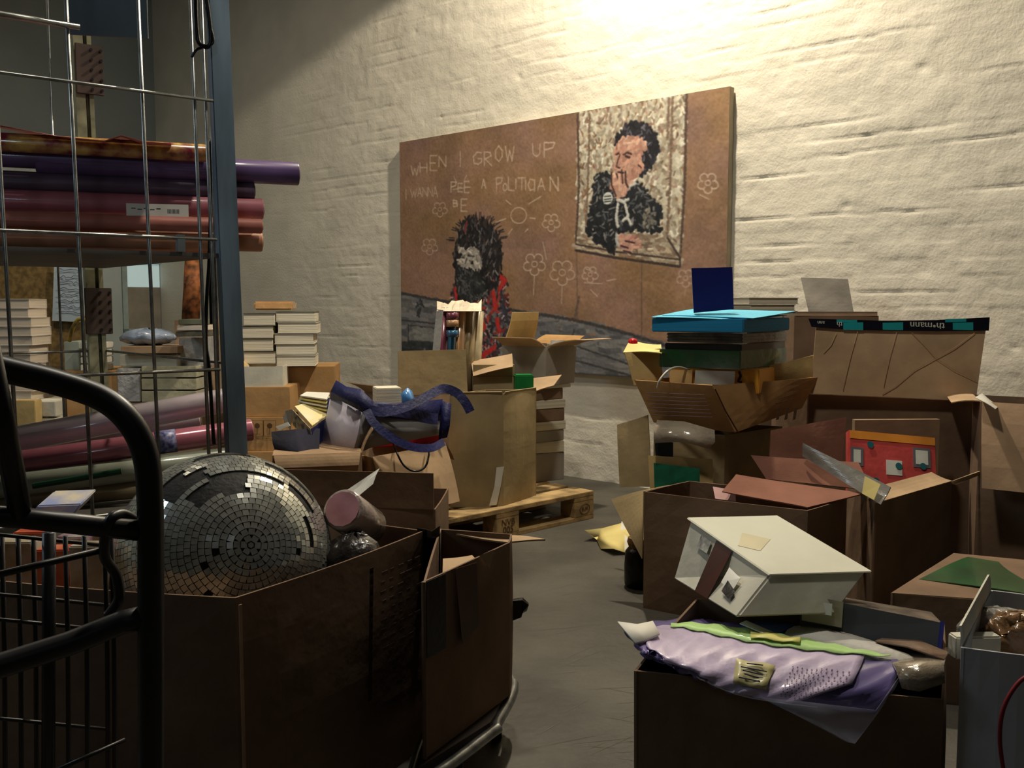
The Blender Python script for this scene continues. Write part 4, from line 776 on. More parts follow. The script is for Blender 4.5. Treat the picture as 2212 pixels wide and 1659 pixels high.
MB().sheet([[cc+V((.17*math.cos(a)*math.sin(b)+.012*math.sin(5*a+3*b), .09*math.sin(a)*math.sin(b), .05*math.cos(b)+.008*math.sin(7*a))) for a in np.linspace(0, 2*math.pi, 17)] for b in np.linspace(.05, 3.1, 9)], .001).build('crumpled_film', mat('pale_blue_plastic', (150, 164, 186), rough=.25, coat=.6, var=.25, bump=1, bs=20), bb, True)
for i in range(3): st_box(['bottom', 'middle', 'top'][i]+' magazine bundle right of the blue plastic bag', 378+4*i, 442, 716-i*13, 727-i*13, 5.4, .22, -.1+.08*i, [DC, WC, GC][i], 'magazine_bundle', 'magazines', 'magazine bundles in the rear pile')
st_box('pale wrapped tub right of the brown tray', 388, 440, 729, 792, 5.6, .3, 0, FILM, 'wrapped_block', 'wrapped block')
rl = MB().tube([D(412, 690, 5.9), D(419, 556, 5.95)], .055, 16).build('patterned_roll', mat('brown_pattern', (140, 84, 44), rough=.7, var=.4, vs=24), None, True); tag(rl, 'brown patterned roll standing upright behind the magazines', 'roll')
st_box('tall shadowy carton holding the brown patterned roll', 385, 450, 692, 980, 5.9, .3, 0, K_MID, zb=0)
# stacks right of the post
st_box('large brown carton against the wall under the wrapped book stack', 612, 724, 792, 1000, 5.75, .45, .1, K_ORG, zb=0)
st_box('brown carton behind the blue post, under the small white box', 524, 626, 836, 900, 5.4, .4, .05, K_ORG)
zz_ = D(570, 900, 5.4).z
bx_ = st_box('brown carton with printed pictogram squares behind the rose roll end', 520, 612, 901, 975, 5.38, .4, .05, K_ORG)
for i, x in enumerate((543, 570)):
    mb = MB(); c0 = D(x, 942, 5.36); s_ = .07
    for a, b in (((0, 0), (1, 0)), ((1, 0), (1, 1)), ((1, 1), (0, 1)), ((0, 1), (0, 0))): mb.tube([c0+V((a[0]*s_, .003*a[0], a[1]*s_*1.3)), c0+V((b[0]*s_, .003*b[0], b[1]*s_*1.3))], .0015, 5)
    mb.tube([c0+V((s_/2, 0, .012)), c0+V((s_/2, 0, .05))], .002, 5); mb.tube([c0+V((s_*.25, 0, .012)), c0+V((s_*.75, 0, .012))], .002, 5); mb.tube([c0+V((s_/2, -.001, .06)), c0+V((s_/2, .002, .06))], .016, 12)
    mb.build('pictogram', INK, bx_)
st_box('lowest brown carton in the rear stack beside the leaflets', 520, 618, 976, 1060, 5.36, .42, .02, K_ORG, zb=0)
c, ex, ey, ez = fb(530, 610, 792, 836, 5.42, .25, .12); wb_ = thing('white_box', 'small open white box with a dark printed mark on the brown carton', 'box', c)
rim_ = [c+ez, c+ex+ez, c+ex+ey+ez, c+ey+ez]
mb = MB()
for a, b in zip(range(4), (1, 2, 3, 0)): mb.quad(rim_[a], rim_[b], rim_[b]-ez, rim_[a]-ez, .004)
mb.quad(c, c+ex, c+ex+ey, c+ey, .003); mb.build('box_body', K_WHT, wb_); mb = MB(); mb.quad(rim_[0], rim_[3], rim_[3]+V((-.06, .0, .05)), rim_[0]+V((-.06, 0, .05)), .003); mb.build('flap', K_YEL, wb_)
q0 = c+ex*.42+ez*.3-V((0, .002, 0)); MB().box(q0, ex*.16, V((0, -.0015, 0)), ez*.25).build('printed_mark', INK, wb_); MB().box(q0+ex*.2+ez*.05, ex*.1, V((0, -.0015, 0)), ez*.2).build('printed_mark', mat('red_ink', (150, 70, 50)), wb_)
pile('film wrapped book bundle left of the brown wall', 598, 682, 794, 672, 5.62, .3, 5, [WC, GC, WC, WC, GC], 'wrapped book bundles against the wall', yaw=.16, words=['white and lowest', 'grey and second', 'cream and third', 'cream and fourth', 'thin and topmost'], z0_=D(650, 792, 5.6).z+.002)
pile('dark spined book bundle next to the post', 524, 592, 787, 676, 5.58, .28, 4, DC, 'dark spined bundles behind the post', yaw=.1, words=['reddish lowest', 'second', 'third', 'topmost'], z0_=D(560, 787, 5.55).z)
st_box('orange film packet lying on top of the wrapped bundles', 549, 632, 651, 670, 5.66, .16, .08, mat('orange_packet', (222, 174, 120), rough=.25, coat=.8, bump=.5, bs=20), 'film_packet', 'packet', bevel=.01)
# ================================================================ right side
def dq(name, pts, t, m, par, n=1, wob=0.0): return MB().quad(*[D(*p) for p in pts], t, n=n, wob=wob).build(name, m, par)
# large carton K and its neighbour L
K1, K2 = P(1392, 1062, .43), P(1745, 1103, .43); K3 = V((1.17, 3.19, .43)); K4 = K1+K3-K2
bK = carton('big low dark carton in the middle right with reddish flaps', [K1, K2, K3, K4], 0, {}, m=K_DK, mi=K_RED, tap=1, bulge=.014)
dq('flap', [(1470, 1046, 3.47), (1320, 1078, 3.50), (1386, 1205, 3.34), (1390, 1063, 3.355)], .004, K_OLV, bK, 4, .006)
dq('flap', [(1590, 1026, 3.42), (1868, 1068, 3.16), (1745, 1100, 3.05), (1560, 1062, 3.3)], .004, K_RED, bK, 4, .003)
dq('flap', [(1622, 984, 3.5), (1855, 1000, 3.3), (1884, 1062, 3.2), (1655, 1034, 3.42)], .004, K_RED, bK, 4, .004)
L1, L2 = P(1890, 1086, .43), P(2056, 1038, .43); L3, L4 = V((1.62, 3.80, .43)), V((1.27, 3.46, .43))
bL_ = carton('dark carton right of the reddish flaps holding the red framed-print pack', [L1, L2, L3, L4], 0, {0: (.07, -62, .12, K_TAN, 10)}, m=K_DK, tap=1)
dq('flap', [(2048, 1042, 3.5), (2140, 1008, 3.66), (2152, 1010, 3.7), (2064, 1048, 3.52)], .004, K_TAN, bL_, 3, .002)
# pack with red print
rp = thing('wrapped_print_pack', 'red and orange film wrapped pack with small printed frames leaning in the carton', 'pack', D(1930, 1060, 3.4))
RA, RB, RD = D(1834, 1062, 3.50), D(2026, 1078, 3.54), D(1834, 928, 3.62); RC = RB+RD-RA
RN = (RB-RA).cross(RD-RA).normalized(); RN = RN if RN.y < 0 else -RN
def on(u, v, d=0): return RA.lerp(RB, u).lerp(RD.lerp(RC, u), v)+RN*d
MB().box(RA-RN*.03, RB-RA, RD-RA, RN*.03).build('pack_body', mat('red_print_film', (208, 84, 80), rough=.25, coat=1, var=.15, bump=.4, bs=12), rp, bevel=.003)
def rq(n, u0, u1, v0, v1, m, d=.002): MB().quad(on(u0, v0, d), on(u1, v0, d), on(u1, v1, d), on(u0, v1, d), .001).build(n, m, rp)
OY = mat('orange_yellow_print', (232, 150, 60), rough=.3, coat=1, var=.15); TE = mat('teal_print', (44, 104, 110), rough=.3, coat=1); GP = mat('grey_print', (110, 110, 116), rough=.3, coat=1); WP = mat('white_print', (224, 224, 214), rough=.3, coat=1)
rq('orange_border', .01, .99, .86, .99, OY); rq('orange_border', .01, .6, .01, .12, OY)
for u0, u1, v0, v1 in ((.02, .16, .42, .72), (.73, .93, .48, .80), (.50, .68, .0, .12)): rq('frame_print', u0, u1, v0, v1, GP); rq('frame_picture', u0+.03, u1-.03, v0+.05, v1-.04, WP, .003)
rq('white_sticker', .42, .60, .32, .56, WP)
for u, v in ((.24, .78), (.56, .47), (.84, .50), (.98, .30), (.3, .2)):
    c = on(u, v, .0035); MB().tube([c, c+RN*.001], .014, 14).build('teal_dot', TE, rp)
bb2 = MB().box(D(1842, 1062, 3.80), V((.36, .02, 0)), V((0, .03, 0)), V((0, 0, .30))).build('backing_board', K_MID, None); tag(bb2, 'brown backing board standing behind the red print pack', 'board')
o = dq('cardboard_sheet', [(1662, 1010, 3.66), (1818, 1010, 3.72), (1830, 900, 3.78), (1664, 930, 3.72)], .006, K_RED, None, 3, .004); tag(o, 'reddish brown cardboard panel behind the tilted clear sleeve', 'panel')
sl_ = thing('clear_sleeve', 'slanted clear plastic sleeve with a yellow sticker in the reddish carton', 'sleeve', D(1850, 1080, 3.3))
dq('plastic_panel', [(1733, 985, 3.38), (1903, 1090, 3.08), (1922, 1052, 3.10), (1736, 957, 3.38)], .006, mat('grey_film', (140, 138, 132), rough=.15, coat=1, bump=.5, bs=20), sl_, 4, .004)
dq('yellow_sticker', [(1862, 1066, 3.12), (1888, 1080, 3.08), (1902, 1046, 3.09), (1868, 1028, 3.14)], .001, YPAPER, sl_)
# carton J with taped flap
jl, jr = D(1748, 851, 4.0), D(2112, 867, 3.93); jz = jr.z; rJ = [Z(jl, jl.z), Z(jr, jr.z), Z(jr, jr.z)+V((-.06, .36, 0)), Z(jl, jl.z)+V((-.06, .36, 0))]
bJ = carton('large brown carton with an upright flap taped in black and teal', rJ, 0, {}, m=K_DK, mi=K_DK, tap=1, bulge=.006)
F = [D(1750, 850, 3.97), D(2108, 866, 3.91), D(2133, 690, 3.96), D(1764, 694, 4.02)]
fJ = MB().quad(*F, .006, n=3, wob=.002).build('flap', K_TAN, bJ)
FN = (F[1]-F[0]).cross(F[3]-F[0]).normalized(); FN = FN if FN.y < 0 else -FN
def of(px, py, d=.008): return hit(px, py, F[0], FN)+FN*d
TEAL = mat('teal_tape', (40, 156, 160), rough=.25, coat=.5, var=.05); TB = mat('black_printed_tape', (24, 24, 34), rough=.25, coat=.6, var=.08, bump=.3, bs=30)
tpJ = MB().sheet([[of(x, y) for x, y in ((1745, 689), (1830, 691), (1920, 694), (2020, 692), (2136, 686))], [of(x, y) for x, y in ((1752, 707), (1835, 713), (1925, 715), (2025, 716), (2134, 715))]], .002).build('printed_tape', TB, bJ)
for (x0, x1) in ((1820, 1863), (1905, 1949), (2056, 2100)):
    MB().quad(of(x0, 698, .0105), of(x1, 697, .0105), of(x1, 714, .0105), of(x0, 713, .0105), .0008).build('teal_stripe', TEAL, tpJ)
MB().quad(of(1806, 691, .0105), of(1850, 692, .0105), of(1850, 698, .0105), of(1806, 697, .0105), .0008).build('teal_stripe', TEAL, tpJ)
MB().quad(of(2040, 690, .0105), of(2085, 689, .0105), of(2085, 696, .0105), of(2040, 697, .0105), .0008).build('teal_stripe', TEAL, tpJ)
ex = (F[1]-F[0]).normalized(); ez = (F[3]-F[0]).normalized()
text('th\u2022mann', of(2001, 704, .0115), -ex, -V((0, 0, 1)), .043, WP, tpJ, 'tape_print'); text('th', of(1812, 701, .0115), -ex, -V((0, 0, 1)), .030, WP, tpJ, 'tape_print'); text('ann', of(1772, 698, .0115), -ex, -V((0, 0, 1)), .022, WP, tpJ, 'tape_print')
CR = mat('crease_brown', (172, 142, 108), rough=.9)
for pts in ([(1968, 718), (1995, 745), (2020, 774), (2060, 800), (2112, 824)], [(2104, 720), (2060, 752), (2020, 774), (1975, 800), (1935, 835), (1905, 852)], [(1852, 716), (1840, 760), (1820, 842)], [(1936, 718), (1922, 770), (1908, 836)], [(1806, 720), (1795, 745), (1779, 762)]):
    MB().tube([of(x, y, .0062) for x, y in pts], .0011, 5).build('crease', CR, fJ)
# cartons behind J, against the wall
rR = [D(1716, 682, 4.42), D(1898, 688, 4.36)]; rR[1].z = rR[0].z; rR += [rR[1]+V((-.05, .17, 0)), rR[0]+V((-.05, .17, 0))]
bR_ = carton('brown carton with a grey upright flap between the wall and the taped carton', rR, 0, {0: (.02, -10, 0)}, m=K_DK, tap=1)
MB().quad(D(1748, 682, 4.5), D(1846, 684, 4.46), D(1832, 602, 4.5), D(1730, 600, 4.55), .005, n=4, wob=.006).build('flap', K_GRY, bR_)
solid('cardboard_box', 'brown carton under the grey magazines near the wall', 'cardboard box', *((lambda q: (q[0], q[1], q[2], q[3]))(fb(1640, 1712, 694, 1000, 4.55, .22, .1, zb=0))), K_DK)
for i, (x0, x1, y0, y1, m, w_) in enumerate([(1622, 1728, 672, 690, DC, 'lowest dark magazine bundle'), (1616, 1724, 658, 671, DC, 'middle dark magazine bundle'), (1612, 1732, 643, 657, K_GRY, 'topmost pale grey magazine bundle')]):
    c, ex_, ey_, ez_ = fb(x0, x1, y0, y1, 4.5, .22, .25); book(w_+' against the wall behind the turquoise stack', c, ex_, ey_, ez_, m, PAGE, 'magazines behind the turquoise stack', 'magazine_bundle', 'magazines')
# far right carton S
rS = [D(2118, 868, 3.62), D(2300, 872, 3.45)]; rS[1].z = rS[0].z; rS += [rS[1]+V((.12, .30, 0)), rS[0]+V((.12, .30, 0))]
bS = carton('brown carton cut off by the right edge, with a long drooping flap', rS, 0, {0: (.34, 164, .22, K_MID, 8), 3: (.1, 100, .1, K_TAN)}, m=K_DK, tap=1)
wt = dq('white_sheet', [(2106, 858, 3.55), (2150, 884, 3.5), (2160, 874, 3.6), (2120, 852, 3.66)], .002, PAPER, None, 3, .004); tag(wt, 'small white paper scrap beside the far right carton rim', 'paper')
gs = P(1925, 1282, .30); gsl = [gs, P(2260, 1305, .30), P(2260, 1215, .30), P(2060, 1196, .30)]
bG = carton('low flat closed carton in the shadow at right', gsl, 0, {}, m=K_DK, tap=1, closed=True)
gr_ = MB().quad(P(1985, 1250, .304), P(2255, 1290, .304), P(2255, 1222, .304), P(2090, 1205, .304), .003, n=6, wob=.004).build('green_sheet', mat('green_film', (30, 84, 42), rough=.4, coat=.6, var=.3, vs=4), None); tag(gr_, 'dark green plastic sheet on the low flat carton', 'sheet')
# stacked cartons I and H
iz = .585; rI = [Z(D(1412, 935, 3.80), iz), Z(D(1566, 940, 3.66), iz), Z(D(1690, 930, 3.92), iz)]; rI.append(rI[0]+rI[2]-rI[1])
bI = carton('tall olive carton under the yellow one in the column of boxes', rI, 0, {}, m=K_OLV, tap=1)
dq('flap', [(1338, 1052, 3.86), (1408, 1052, 3.80), (1398, 896, 3.84), (1334, 918, 3.95)], .005, K_OLV, bI, 4, .006)
dq('flap', [(1405, 1072, 3.70), (1542, 1074, 3.58), (1538, 992, 3.60), (1400, 984, 3.73)], .004, K_YEL, bI)
dq('green_label', [(1414, 1062, 3.675), (1512, 1066, 3.585), (1511, 1012, 3.59), (1412, 1000, 3.69)], .001, mat('green_label', (24, 108, 78), rough=.6, var=.2, vs=14), bI)
dq('shaded_opening_patch', [(1416, 984, 3.755), (1454, 988, 3.72), (1454, 956, 3.72), (1414, 950, 3.755)], .001, mat('shaded_green_interior', (20, 30, 28), rough=.7), bI)  # dark sheet put in for the shaded interior, no hole is cut
o = MB().sheet([[D(x, y, Y) for x, y, Y in ((1420, 908, 3.74), (1480, 912, 3.68), (1544, 930, 3.6))], [D(x, y, Y) for x, y, Y in ((1412, 935, 3.68), (1475, 938, 3.62), (1545, 955, 3.56))], [D(x, y, Y) for x, y, Y in ((1414, 957, 3.66), (1475, 954, 3.62), (1532, 970, 3.56))]], .003).build('plastic_wrapped_sheet', mat('cloudy_film', (170, 158, 140), rough=.15, coat=1, bump=.8, bs=16), None, True); tag(o, 'cloudy plastic wrapped sheet jutting out between the two stacked cartons', 'sheet')
hb = [D(1412, 906, 3.82), D(1588, 937, 3.62), D(1732, 884, 3.95)]; hz = max(p.z for p in hb)
hr_ = [D(1370, 831, 3.84), D(1538, 838, 3.58), D(1768, 800, 3.98)]
rim = [Z(p, .79) for p in hr_]; rim.append(rim[0]+rim[2]-rim[1]); base = [Z(p, z) for p, z in zip(hb, (.615, .60, .66))]; base.append(base[0]+base[2]-base[1])
bH = carton('crushed yellow carton overflowing with packs, on top of the olive carton', rim, .6, {}, m=K_ORG, base=base, bulge=.006)
dq('flap', [(1370, 832, 3.85), (1434, 830, 3.9), (1428, 752, 3.92), (1348, 762, 3.88)], .005, K_YEL, bH, 4, .004)
dq('flap_top', [(1346, 760, 3.90), (1430, 764, 3.84), (1428, 742, 4.0), (1362, 738, 4.02)], .004, YPAPER, bH, 4, .006)
dq('flap', [(1640, 842, 3.84), (1782, 806, 4.02), (1778, 764, 4.02), (1660, 790, 3.86)], .005, K_YEL, bH, 4, .006)
nH = (rim[1]-rim[0]).cross(base[0]-rim[0]).normalized(); nH = nH if nH.y < 0 else -nH
def oh(px, py, d=.012): return hit(px, py, rim[0], nH)+nH*d
mb = MB()
for k in range(7):
    y = 846+8*k; mb.tube([oh(1400+k*2, y), oh(1525+k*3, y+5)], .0016, 5)
mb.build('printed_lines', mat('grey_violet_ink', (124, 104, 110), rough=.9), bH)
nR = (rim[2]-rim[1]).cross(base[1]-rim[1]).normalized(); nR = nR if nR.y < 0 else -nR
def orr(px, py, d=.014): return hit(px, py, rim[1], nR)+nR*d
for x in (1674, 1692, 1710): MB().quad(orr(x, 882), orr(x+6, 880), orr(x+2, 906), orr(x-4, 908), .001).build('arrow_mark', INK, bH)
for a in ((1676, 862, 1716, 850), (1670, 872, 1706, 862)): MB().tube([orr(a[0], a[1]), orr(a[2], a[3])], .002, 5).build('printed_line', INK, bH)
MB().tube([orr(1540, 840, .01), orr(1562, 888, .012), orr(1590, 934, .01)], .003, 6).build('torn_seam', mat('torn_brown', (90, 60, 40)), bH)
def near(label, name, cat, n, l, r, h, m, group=None, bevel=.003, dz=0):     # box from three top corners (near, left, right)
    n, l, r = D(*n), D(*l), D(*r); l = Z(l, n.z); r = Z(r, n.z); return solid(name, label, cat, n-V((0, 0, h)), l-n, r-n, V((0, 0, h)), m, group, bevel)
op = near('orange yellow carton pack with a white label at the mouth of the crushed carton', 'orange_pack', 'pack', (1640, 798, 3.72), (1446, 796, 3.82), (1700, 792, 4.0), .10, mat('orange_carton_print', (246, 176, 60), rough=.35, coat=.5, var=.1))
def dl_(n, pts, m): dq(n, pts, .001, m, op)
dl_('white_label', [(1500, 830, 3.775), (1586, 832, 3.725), (1588, 802, 3.72), (1502, 800, 3.77)], WP)
dl_('cream_end', [(1447, 832, 3.81), (1494, 832, 3.782), (1496, 799, 3.78), (1448, 799, 3.81)], mat('cream_orange', (240, 196, 130), rough=.4)); 
mb = MB(); mb.tube([D(1597, 802, 3.712), D(1600, 812, 3.712), D(1594, 824, 3.712), D(1602, 826, 3.712)], .006, 6); mb.build('black_mark', BTAPE, op)
near('dark green film wrapped pack in the column above the orange one', 'green_pack', 'pack', (1600, 758, 3.70), (1424, 762, 3.86), (1700, 750, 4.0), .075, mat('green_film_pack', (30, 92, 44), rough=.25, coat=1, var=.4, vs=10, bump=.7, bs=14, rgb2=(60, 96, 60)))
near('black bag edged pack directly under the clear wrapped magazines', 'dark_pack', 'pack', (1602, 744, 3.71), (1436, 742, 3.87), (1696, 738, 4.0), .028, mat('near_black_film', (26, 26, 26), rough=.3, coat=.6))
for i in range(3):
    near(['lowest', 'middle', 'upper'][i]+' grey magazine bundle in clear film under the turquoise stack', 'magazine_bundle', 'magazines', (1604, 735-i*7, 3.7), (1440, 735-i*7, 3.86), (1700, 732-i*6, 4.0), .0125, mat('grey_mag_film', (120, 116, 110), rough=.2, coat=1, var=.3, vs=14, bump=.5, bs=30), 'clear wrapped magazines under the turquoise stack')
TQ = mat('turquoise_paper', (26, 128, 176), rough=.6, var=.08, vs=3, stretch=(1, 1, 40)); TQL = mat('turquoise_sheet', (96, 190, 220), rough=.6, var=.05)
tqs = near('thick turquoise paper stack on top of the column of packs', 'turquoise_stack', 'paper stack', (1606, 689, 3.62), (1408, 688, 3.80), (1706, 685, 4.0), .054, TQ)
for i, pts in enumerate([[(1409, 687, 3.80), (1604, 691, 3.63), (1700, 680, 3.98), (1478, 674, 4.15)], [(1407, 684, 3.79), (1560, 689, 3.66), (1712, 675, 4.0), (1484, 671, 4.16)], [(1430, 680, 3.84), (1628, 687, 3.64), (1718, 672, 4.02), (1500, 667, 4.18)]]):
    tag(dq('turquoise_sheet', pts, .0025, TQL, None, 3, .001), ['lowest', 'middle', 'topmost'][i]+' loose light turquoise sheet fanned on the turquoise stack', 'paper', 'loose turquoise sheets')
nb = thing('navy_book', 'small navy blue book standing upright on the turquoise stack', 'book', D(1540, 672, 3.84))
NV = mat('navy_cover', (20, 24, 96), rough=.6, var=.08)
MB().quad(D(1499, 676, 3.82), D(1585, 668, 3.86), D(1582, 577, 3.86), D(1494, 579, 3.82), .003).build('front_cover', NV, nb); MB().quad(D(1499, 674, 3.85), D(1585, 667, 3.89), D(1582, 577, 3.89), D(1494, 579, 3.85), .003).build('back_cover', NV, nb)
MB().quad(D(1503, 672, 3.845), D(1582, 667, 3.885), D(1579, 580, 3.885), D(1498, 582, 3.845), .022).build('page_block', PAGE, nb)
rc = MB(); c = D(1367, 741, 3.99); rc.tube([c+V((0, 0, -.02)), c+V((0, 0, .008)), c+V((0, 0, .017)), c+V((0, 0, .021))], [.021, .021, .016, .004], 16); tag(rc.build('bottle_top', mat('red_plastic', (206, 30, 34), rough=.3), None, True), 'small red cap behind the yellow flap in front of the painting', 'bottle top')
ws = MB().tube(spline([D(1420, 838, 3.70), D(1426, 820, 3.68), D(1444, 800, 3.70), D(1466, 793, 3.76), D(1490, 800, 3.8)], 6), .0045, 6).build('white_strap', mat('white_plastic_strap', (226, 224, 210), rough=.3), None, True); tag(ws, 'thin white packing strap arching over the rim of the crushed carton', 'strap')
# items at the floor left of K
yp = thing('yellow_paper', 'crumpled yellow paper lying on the floor beside the big low carton', 'paper', P(1320, 1180, 0))
MB().sheet([[P(1262, 1146, .05), P(1300, 1142, .03), P(1345, 1130, .06), P(1362, 1128, .08)], [P(1290, 1166, .01), P(1312, 1165, .035), P(1345, 1150, .05), P(1372, 1160, .07)], [P(1298, 1186, .004), P(1325, 1186, .03), P(1350, 1194, .01), P(1385, 1196, .02)]], .002).build('yellow_sheet', YPAPER, yp, True)
MB().sheet([[P(1343, 1127, .07), P(1362, 1128, .09)], [P(1336, 1188, .006), P(1382, 1196, .03)]], .002).build('white_sheet', PAPER, yp)
bt = thing('black_bag', 'small black bag with a crumpled brown neck on the floor left of the carton', 'bag', V((.50, 3.56, 0)))
mb = MB(); c = V((.50, 3.56, 0)); mb.tube([c+V((0, 0, z)) for z in (.001, .01, .08, .14, .16)], [.05, .058, .06, .056, .04], 18); mb.build('bag_body', mat('black_plastic', (16, 16, 18), rough=.35, bump=.6, bs=20), bt, True)
mb = MB(); mb.tube([c+V((0, 0, z)) for z in (.155, .175, .195)], [.042, .05, .046], 12); mb.build('brown_neck', mat('brown_paper_crumple', (120, 90, 56), rough=.8, bump=1, bs=30), bt)
# white carton tilted (W)
o_ = D(1665, 1240, 1.85); e1_, e2_, e3_ = D(1873, 1234, 1.87)-o_, D(1492, 1121, 2.13)-o_, D(1590, 1334, 1.80)-o_
wcr = thing('white_carton', 'tilted closed white carton resting on the front carton', 'cardboard box', o_+e3_)
EF = [o_, o_+e2_, D(1455, 1251, 2.08), o_+e3_]
MB().add(EF+[p+e1_ for p in EF], [(0, 1, 2, 3), (7, 6, 5, 4), (0, 4, 5, 1), (1, 5, 6, 2), (2, 6, 7, 3), (3, 7, 4, 0)]).build('box_body', K_WHT, wcr, bevel=.004)
k1, k2, k3 = e1_.normalized(), e2_.normalized(), e3_.normalized()
MB().box(o_-k3*.004-k1*.008-k2*.006, e1_*.995+k1*.012, e2_+k2*.008, k3*.004).build('lid_flap', mat('cream_board', (222, 220, 200), rough=.7, var=.04), wcr)
def oe(u, v, d): return EF[0].lerp(EF[1], u).lerp(EF[3].lerp(EF[2], u), v)-k1*d
MB().quad(oe(.42, .04, .003), oe(.62, .04, .003), oe(.62, .97, .003), oe(.42, .97, .003), .001).build('brown_tape', mat('brown_tape', (74, 44, 36)), wcr)
MB().quad(oe(.66, .1, .004), oe(.8, .1, .004), oe(.8, .32, .004), oe(.66, .32, .004), .001).build('shipping_label', mat('grey_label', (90, 88, 92), rough=.5, var=.5, vs=60, rgb2=(190, 190, 180)), wcr)
MB().quad(oe(.2, .35, .004), oe(.36, .3, .004), oe(.36, .6, .004), oe(.2, .62, .004), .001).build('white_label', WP, wcr)
MB().add([oe(.16, .6, .005), oe(.3, .5, .005), oe(.3, .72, .005), oe(.16, .78, .005)], [(0, 1, 2, 3)]).build('triangle_mark', BTAPE, wcr)
MB().quad(o_+e2_*.45+e1_*.05-k3*.0055, o_+e2_*.35+e1_*.2-k3*.0055, o_+e2_*.55+e1_*.5-k3*.0055, o_+e2_*.68+e1_*.3-k3*.0055, .0005).build('clear_tape', mat('yellowed_tape', (206, 196, 160), rough=.3), wcr)
# front carton M
M1, M2, M3, M4 = Z(P(1370, 1402, .46), .418), Z(P(2042, 1450, .46), .408), P(2040, 1343, .46), P(1505, 1292, .46)
bM = carton('dark open carton in the right foreground filled with packs', [M1, M2, M3, M4], 0, {}, m=K_DK, mi=K_MID, tap=.985, bulge=.008)
# folded contents filling the carton
fl_ = MB().box(V((.36, 1.72, .26)), V((.36, -.02, 0)), V((.04, .14, 0)), V((0, 0, .14))).build('paper_fill', K_MID, None, bevel=.01); tag(fl_, 'brown paper filling in the front right carton under the packs', 'packing')
def sheetD(name, label, cat, rows, t, m, smooth=True, group=None, par=None):
    o = MB().sheet([[D(*p) for p in r_] for r_ in rows], t).build(name, m, par, smooth)
    return tag(o, label, cat, group) if label else o
bd_ = thing('grey_folder_box', 'dark grey box file with a cream label lying in the front carton', 'box file', D(1880, 1380, 1.85))
dq('front_side', [(1728, 1352, 1.86), (2026, 1420, 1.72), (2034, 1345, 1.74), (1728, 1284, 1.88)], .008, mat('dark_grey_board', (78, 82, 86), rough=.5, var=.1), bd_)
dq('top_side', [(1728, 1284, 1.88), (2034, 1345, 1.74), (2012, 1322, 1.84), (1750, 1278, 1.98)], .004, mat('folder_brown', (110, 94, 80), rough=.8, var=.3, vs=20), bd_)
dq('cream_label', [(1732, 1340, 1.85), (1818, 1356, 1.808), (1822, 1300, 1.818), (1732, 1284, 1.86)], .001, mat('cream_label', (176, 166, 142), rough=.6), bd_)
dq('white_label', [(1746, 1322, 1.838), (1796, 1330, 1.812), (1798, 1304, 1.82), (1748, 1298, 1.845)], .001, WP, bd_)
dq('blue_edge', [(2022, 1418, 1.708), (2032, 1420, 1.70), (2040, 1342, 1.72), (2031, 1342, 1.725)], .002, mat('blue_edge', (40, 44, 120)), bd_)
sheetD('blue_white_booklet', 'blue and white booklet lying between the white carton and the lilac pack', 'booklet', [[(1600, 1352, 1.86), (1668, 1376, 1.80)], [(1650, 1340, 1.94), (1718, 1348, 1.90)]], .006, mat('cobalt_cover', (40, 96, 176), rough=.35), False)
sheetD('white_card', 'white card lying left of the cobalt booklet', 'card', [[(1598, 1346, 1.85), (1660, 1372, 1.78)], [(1612, 1340, 1.88), (1682, 1370, 1.81)]], .002, PAPER, False)
CRW = mat('crumpled_white', (214, 210, 200), rough=.6, bump=1, bs=14, var=.15)
sheetD('crumpled_white_paper', 'crumpled white wrapping paper behind the lilac pack', 'paper', [[(1690, 1378, 1.80), (1780, 1392, 1.75), (1880, 1420, 1.70), (1975, 1452, 1.64)], [(1700, 1360, 1.84), (1790, 1366, 1.80), (1890, 1395, 1.74), (2000, 1436, 1.65)], [(1716, 1352, 1.88), (1768, 1348, 1.86), (1880, 1382, 1.78), (1960, 1412, 1.70)]], .003, CRW)
sheetD('brown_paper', 'crumpled brown paper at the right corner of the front carton', 'paper', [[(1890, 1384, 1.76), (1960, 1396, 1.70), (2040, 1424, 1.62)], [(1920, 1372, 1.80), (1980, 1380, 1.76), (2048, 1408, 1.66)]], .003, mat('brown_crumple', (130, 104, 84), rough=.7, bump=1, bs=14, var=.3))
sheetD('clear_pouch', 'clear pouch spilling over the right rim of the front carton', 'pouch', [[(1920, 1420, 1.72), (1975, 1412, 1.72), (2050, 1402, 1.72)], [(1935, 1448, 1.61), (1985, 1455, 1.59), (2040, 1440, 1.59)], [(1950, 1486, 1.60), (1985, 1494, 1.58), (2040, 1476, 1.58)]], .004, mat('brown_film', (150, 136, 116), rough=.15, coat=1, bump=1, bs=25, var=.4))
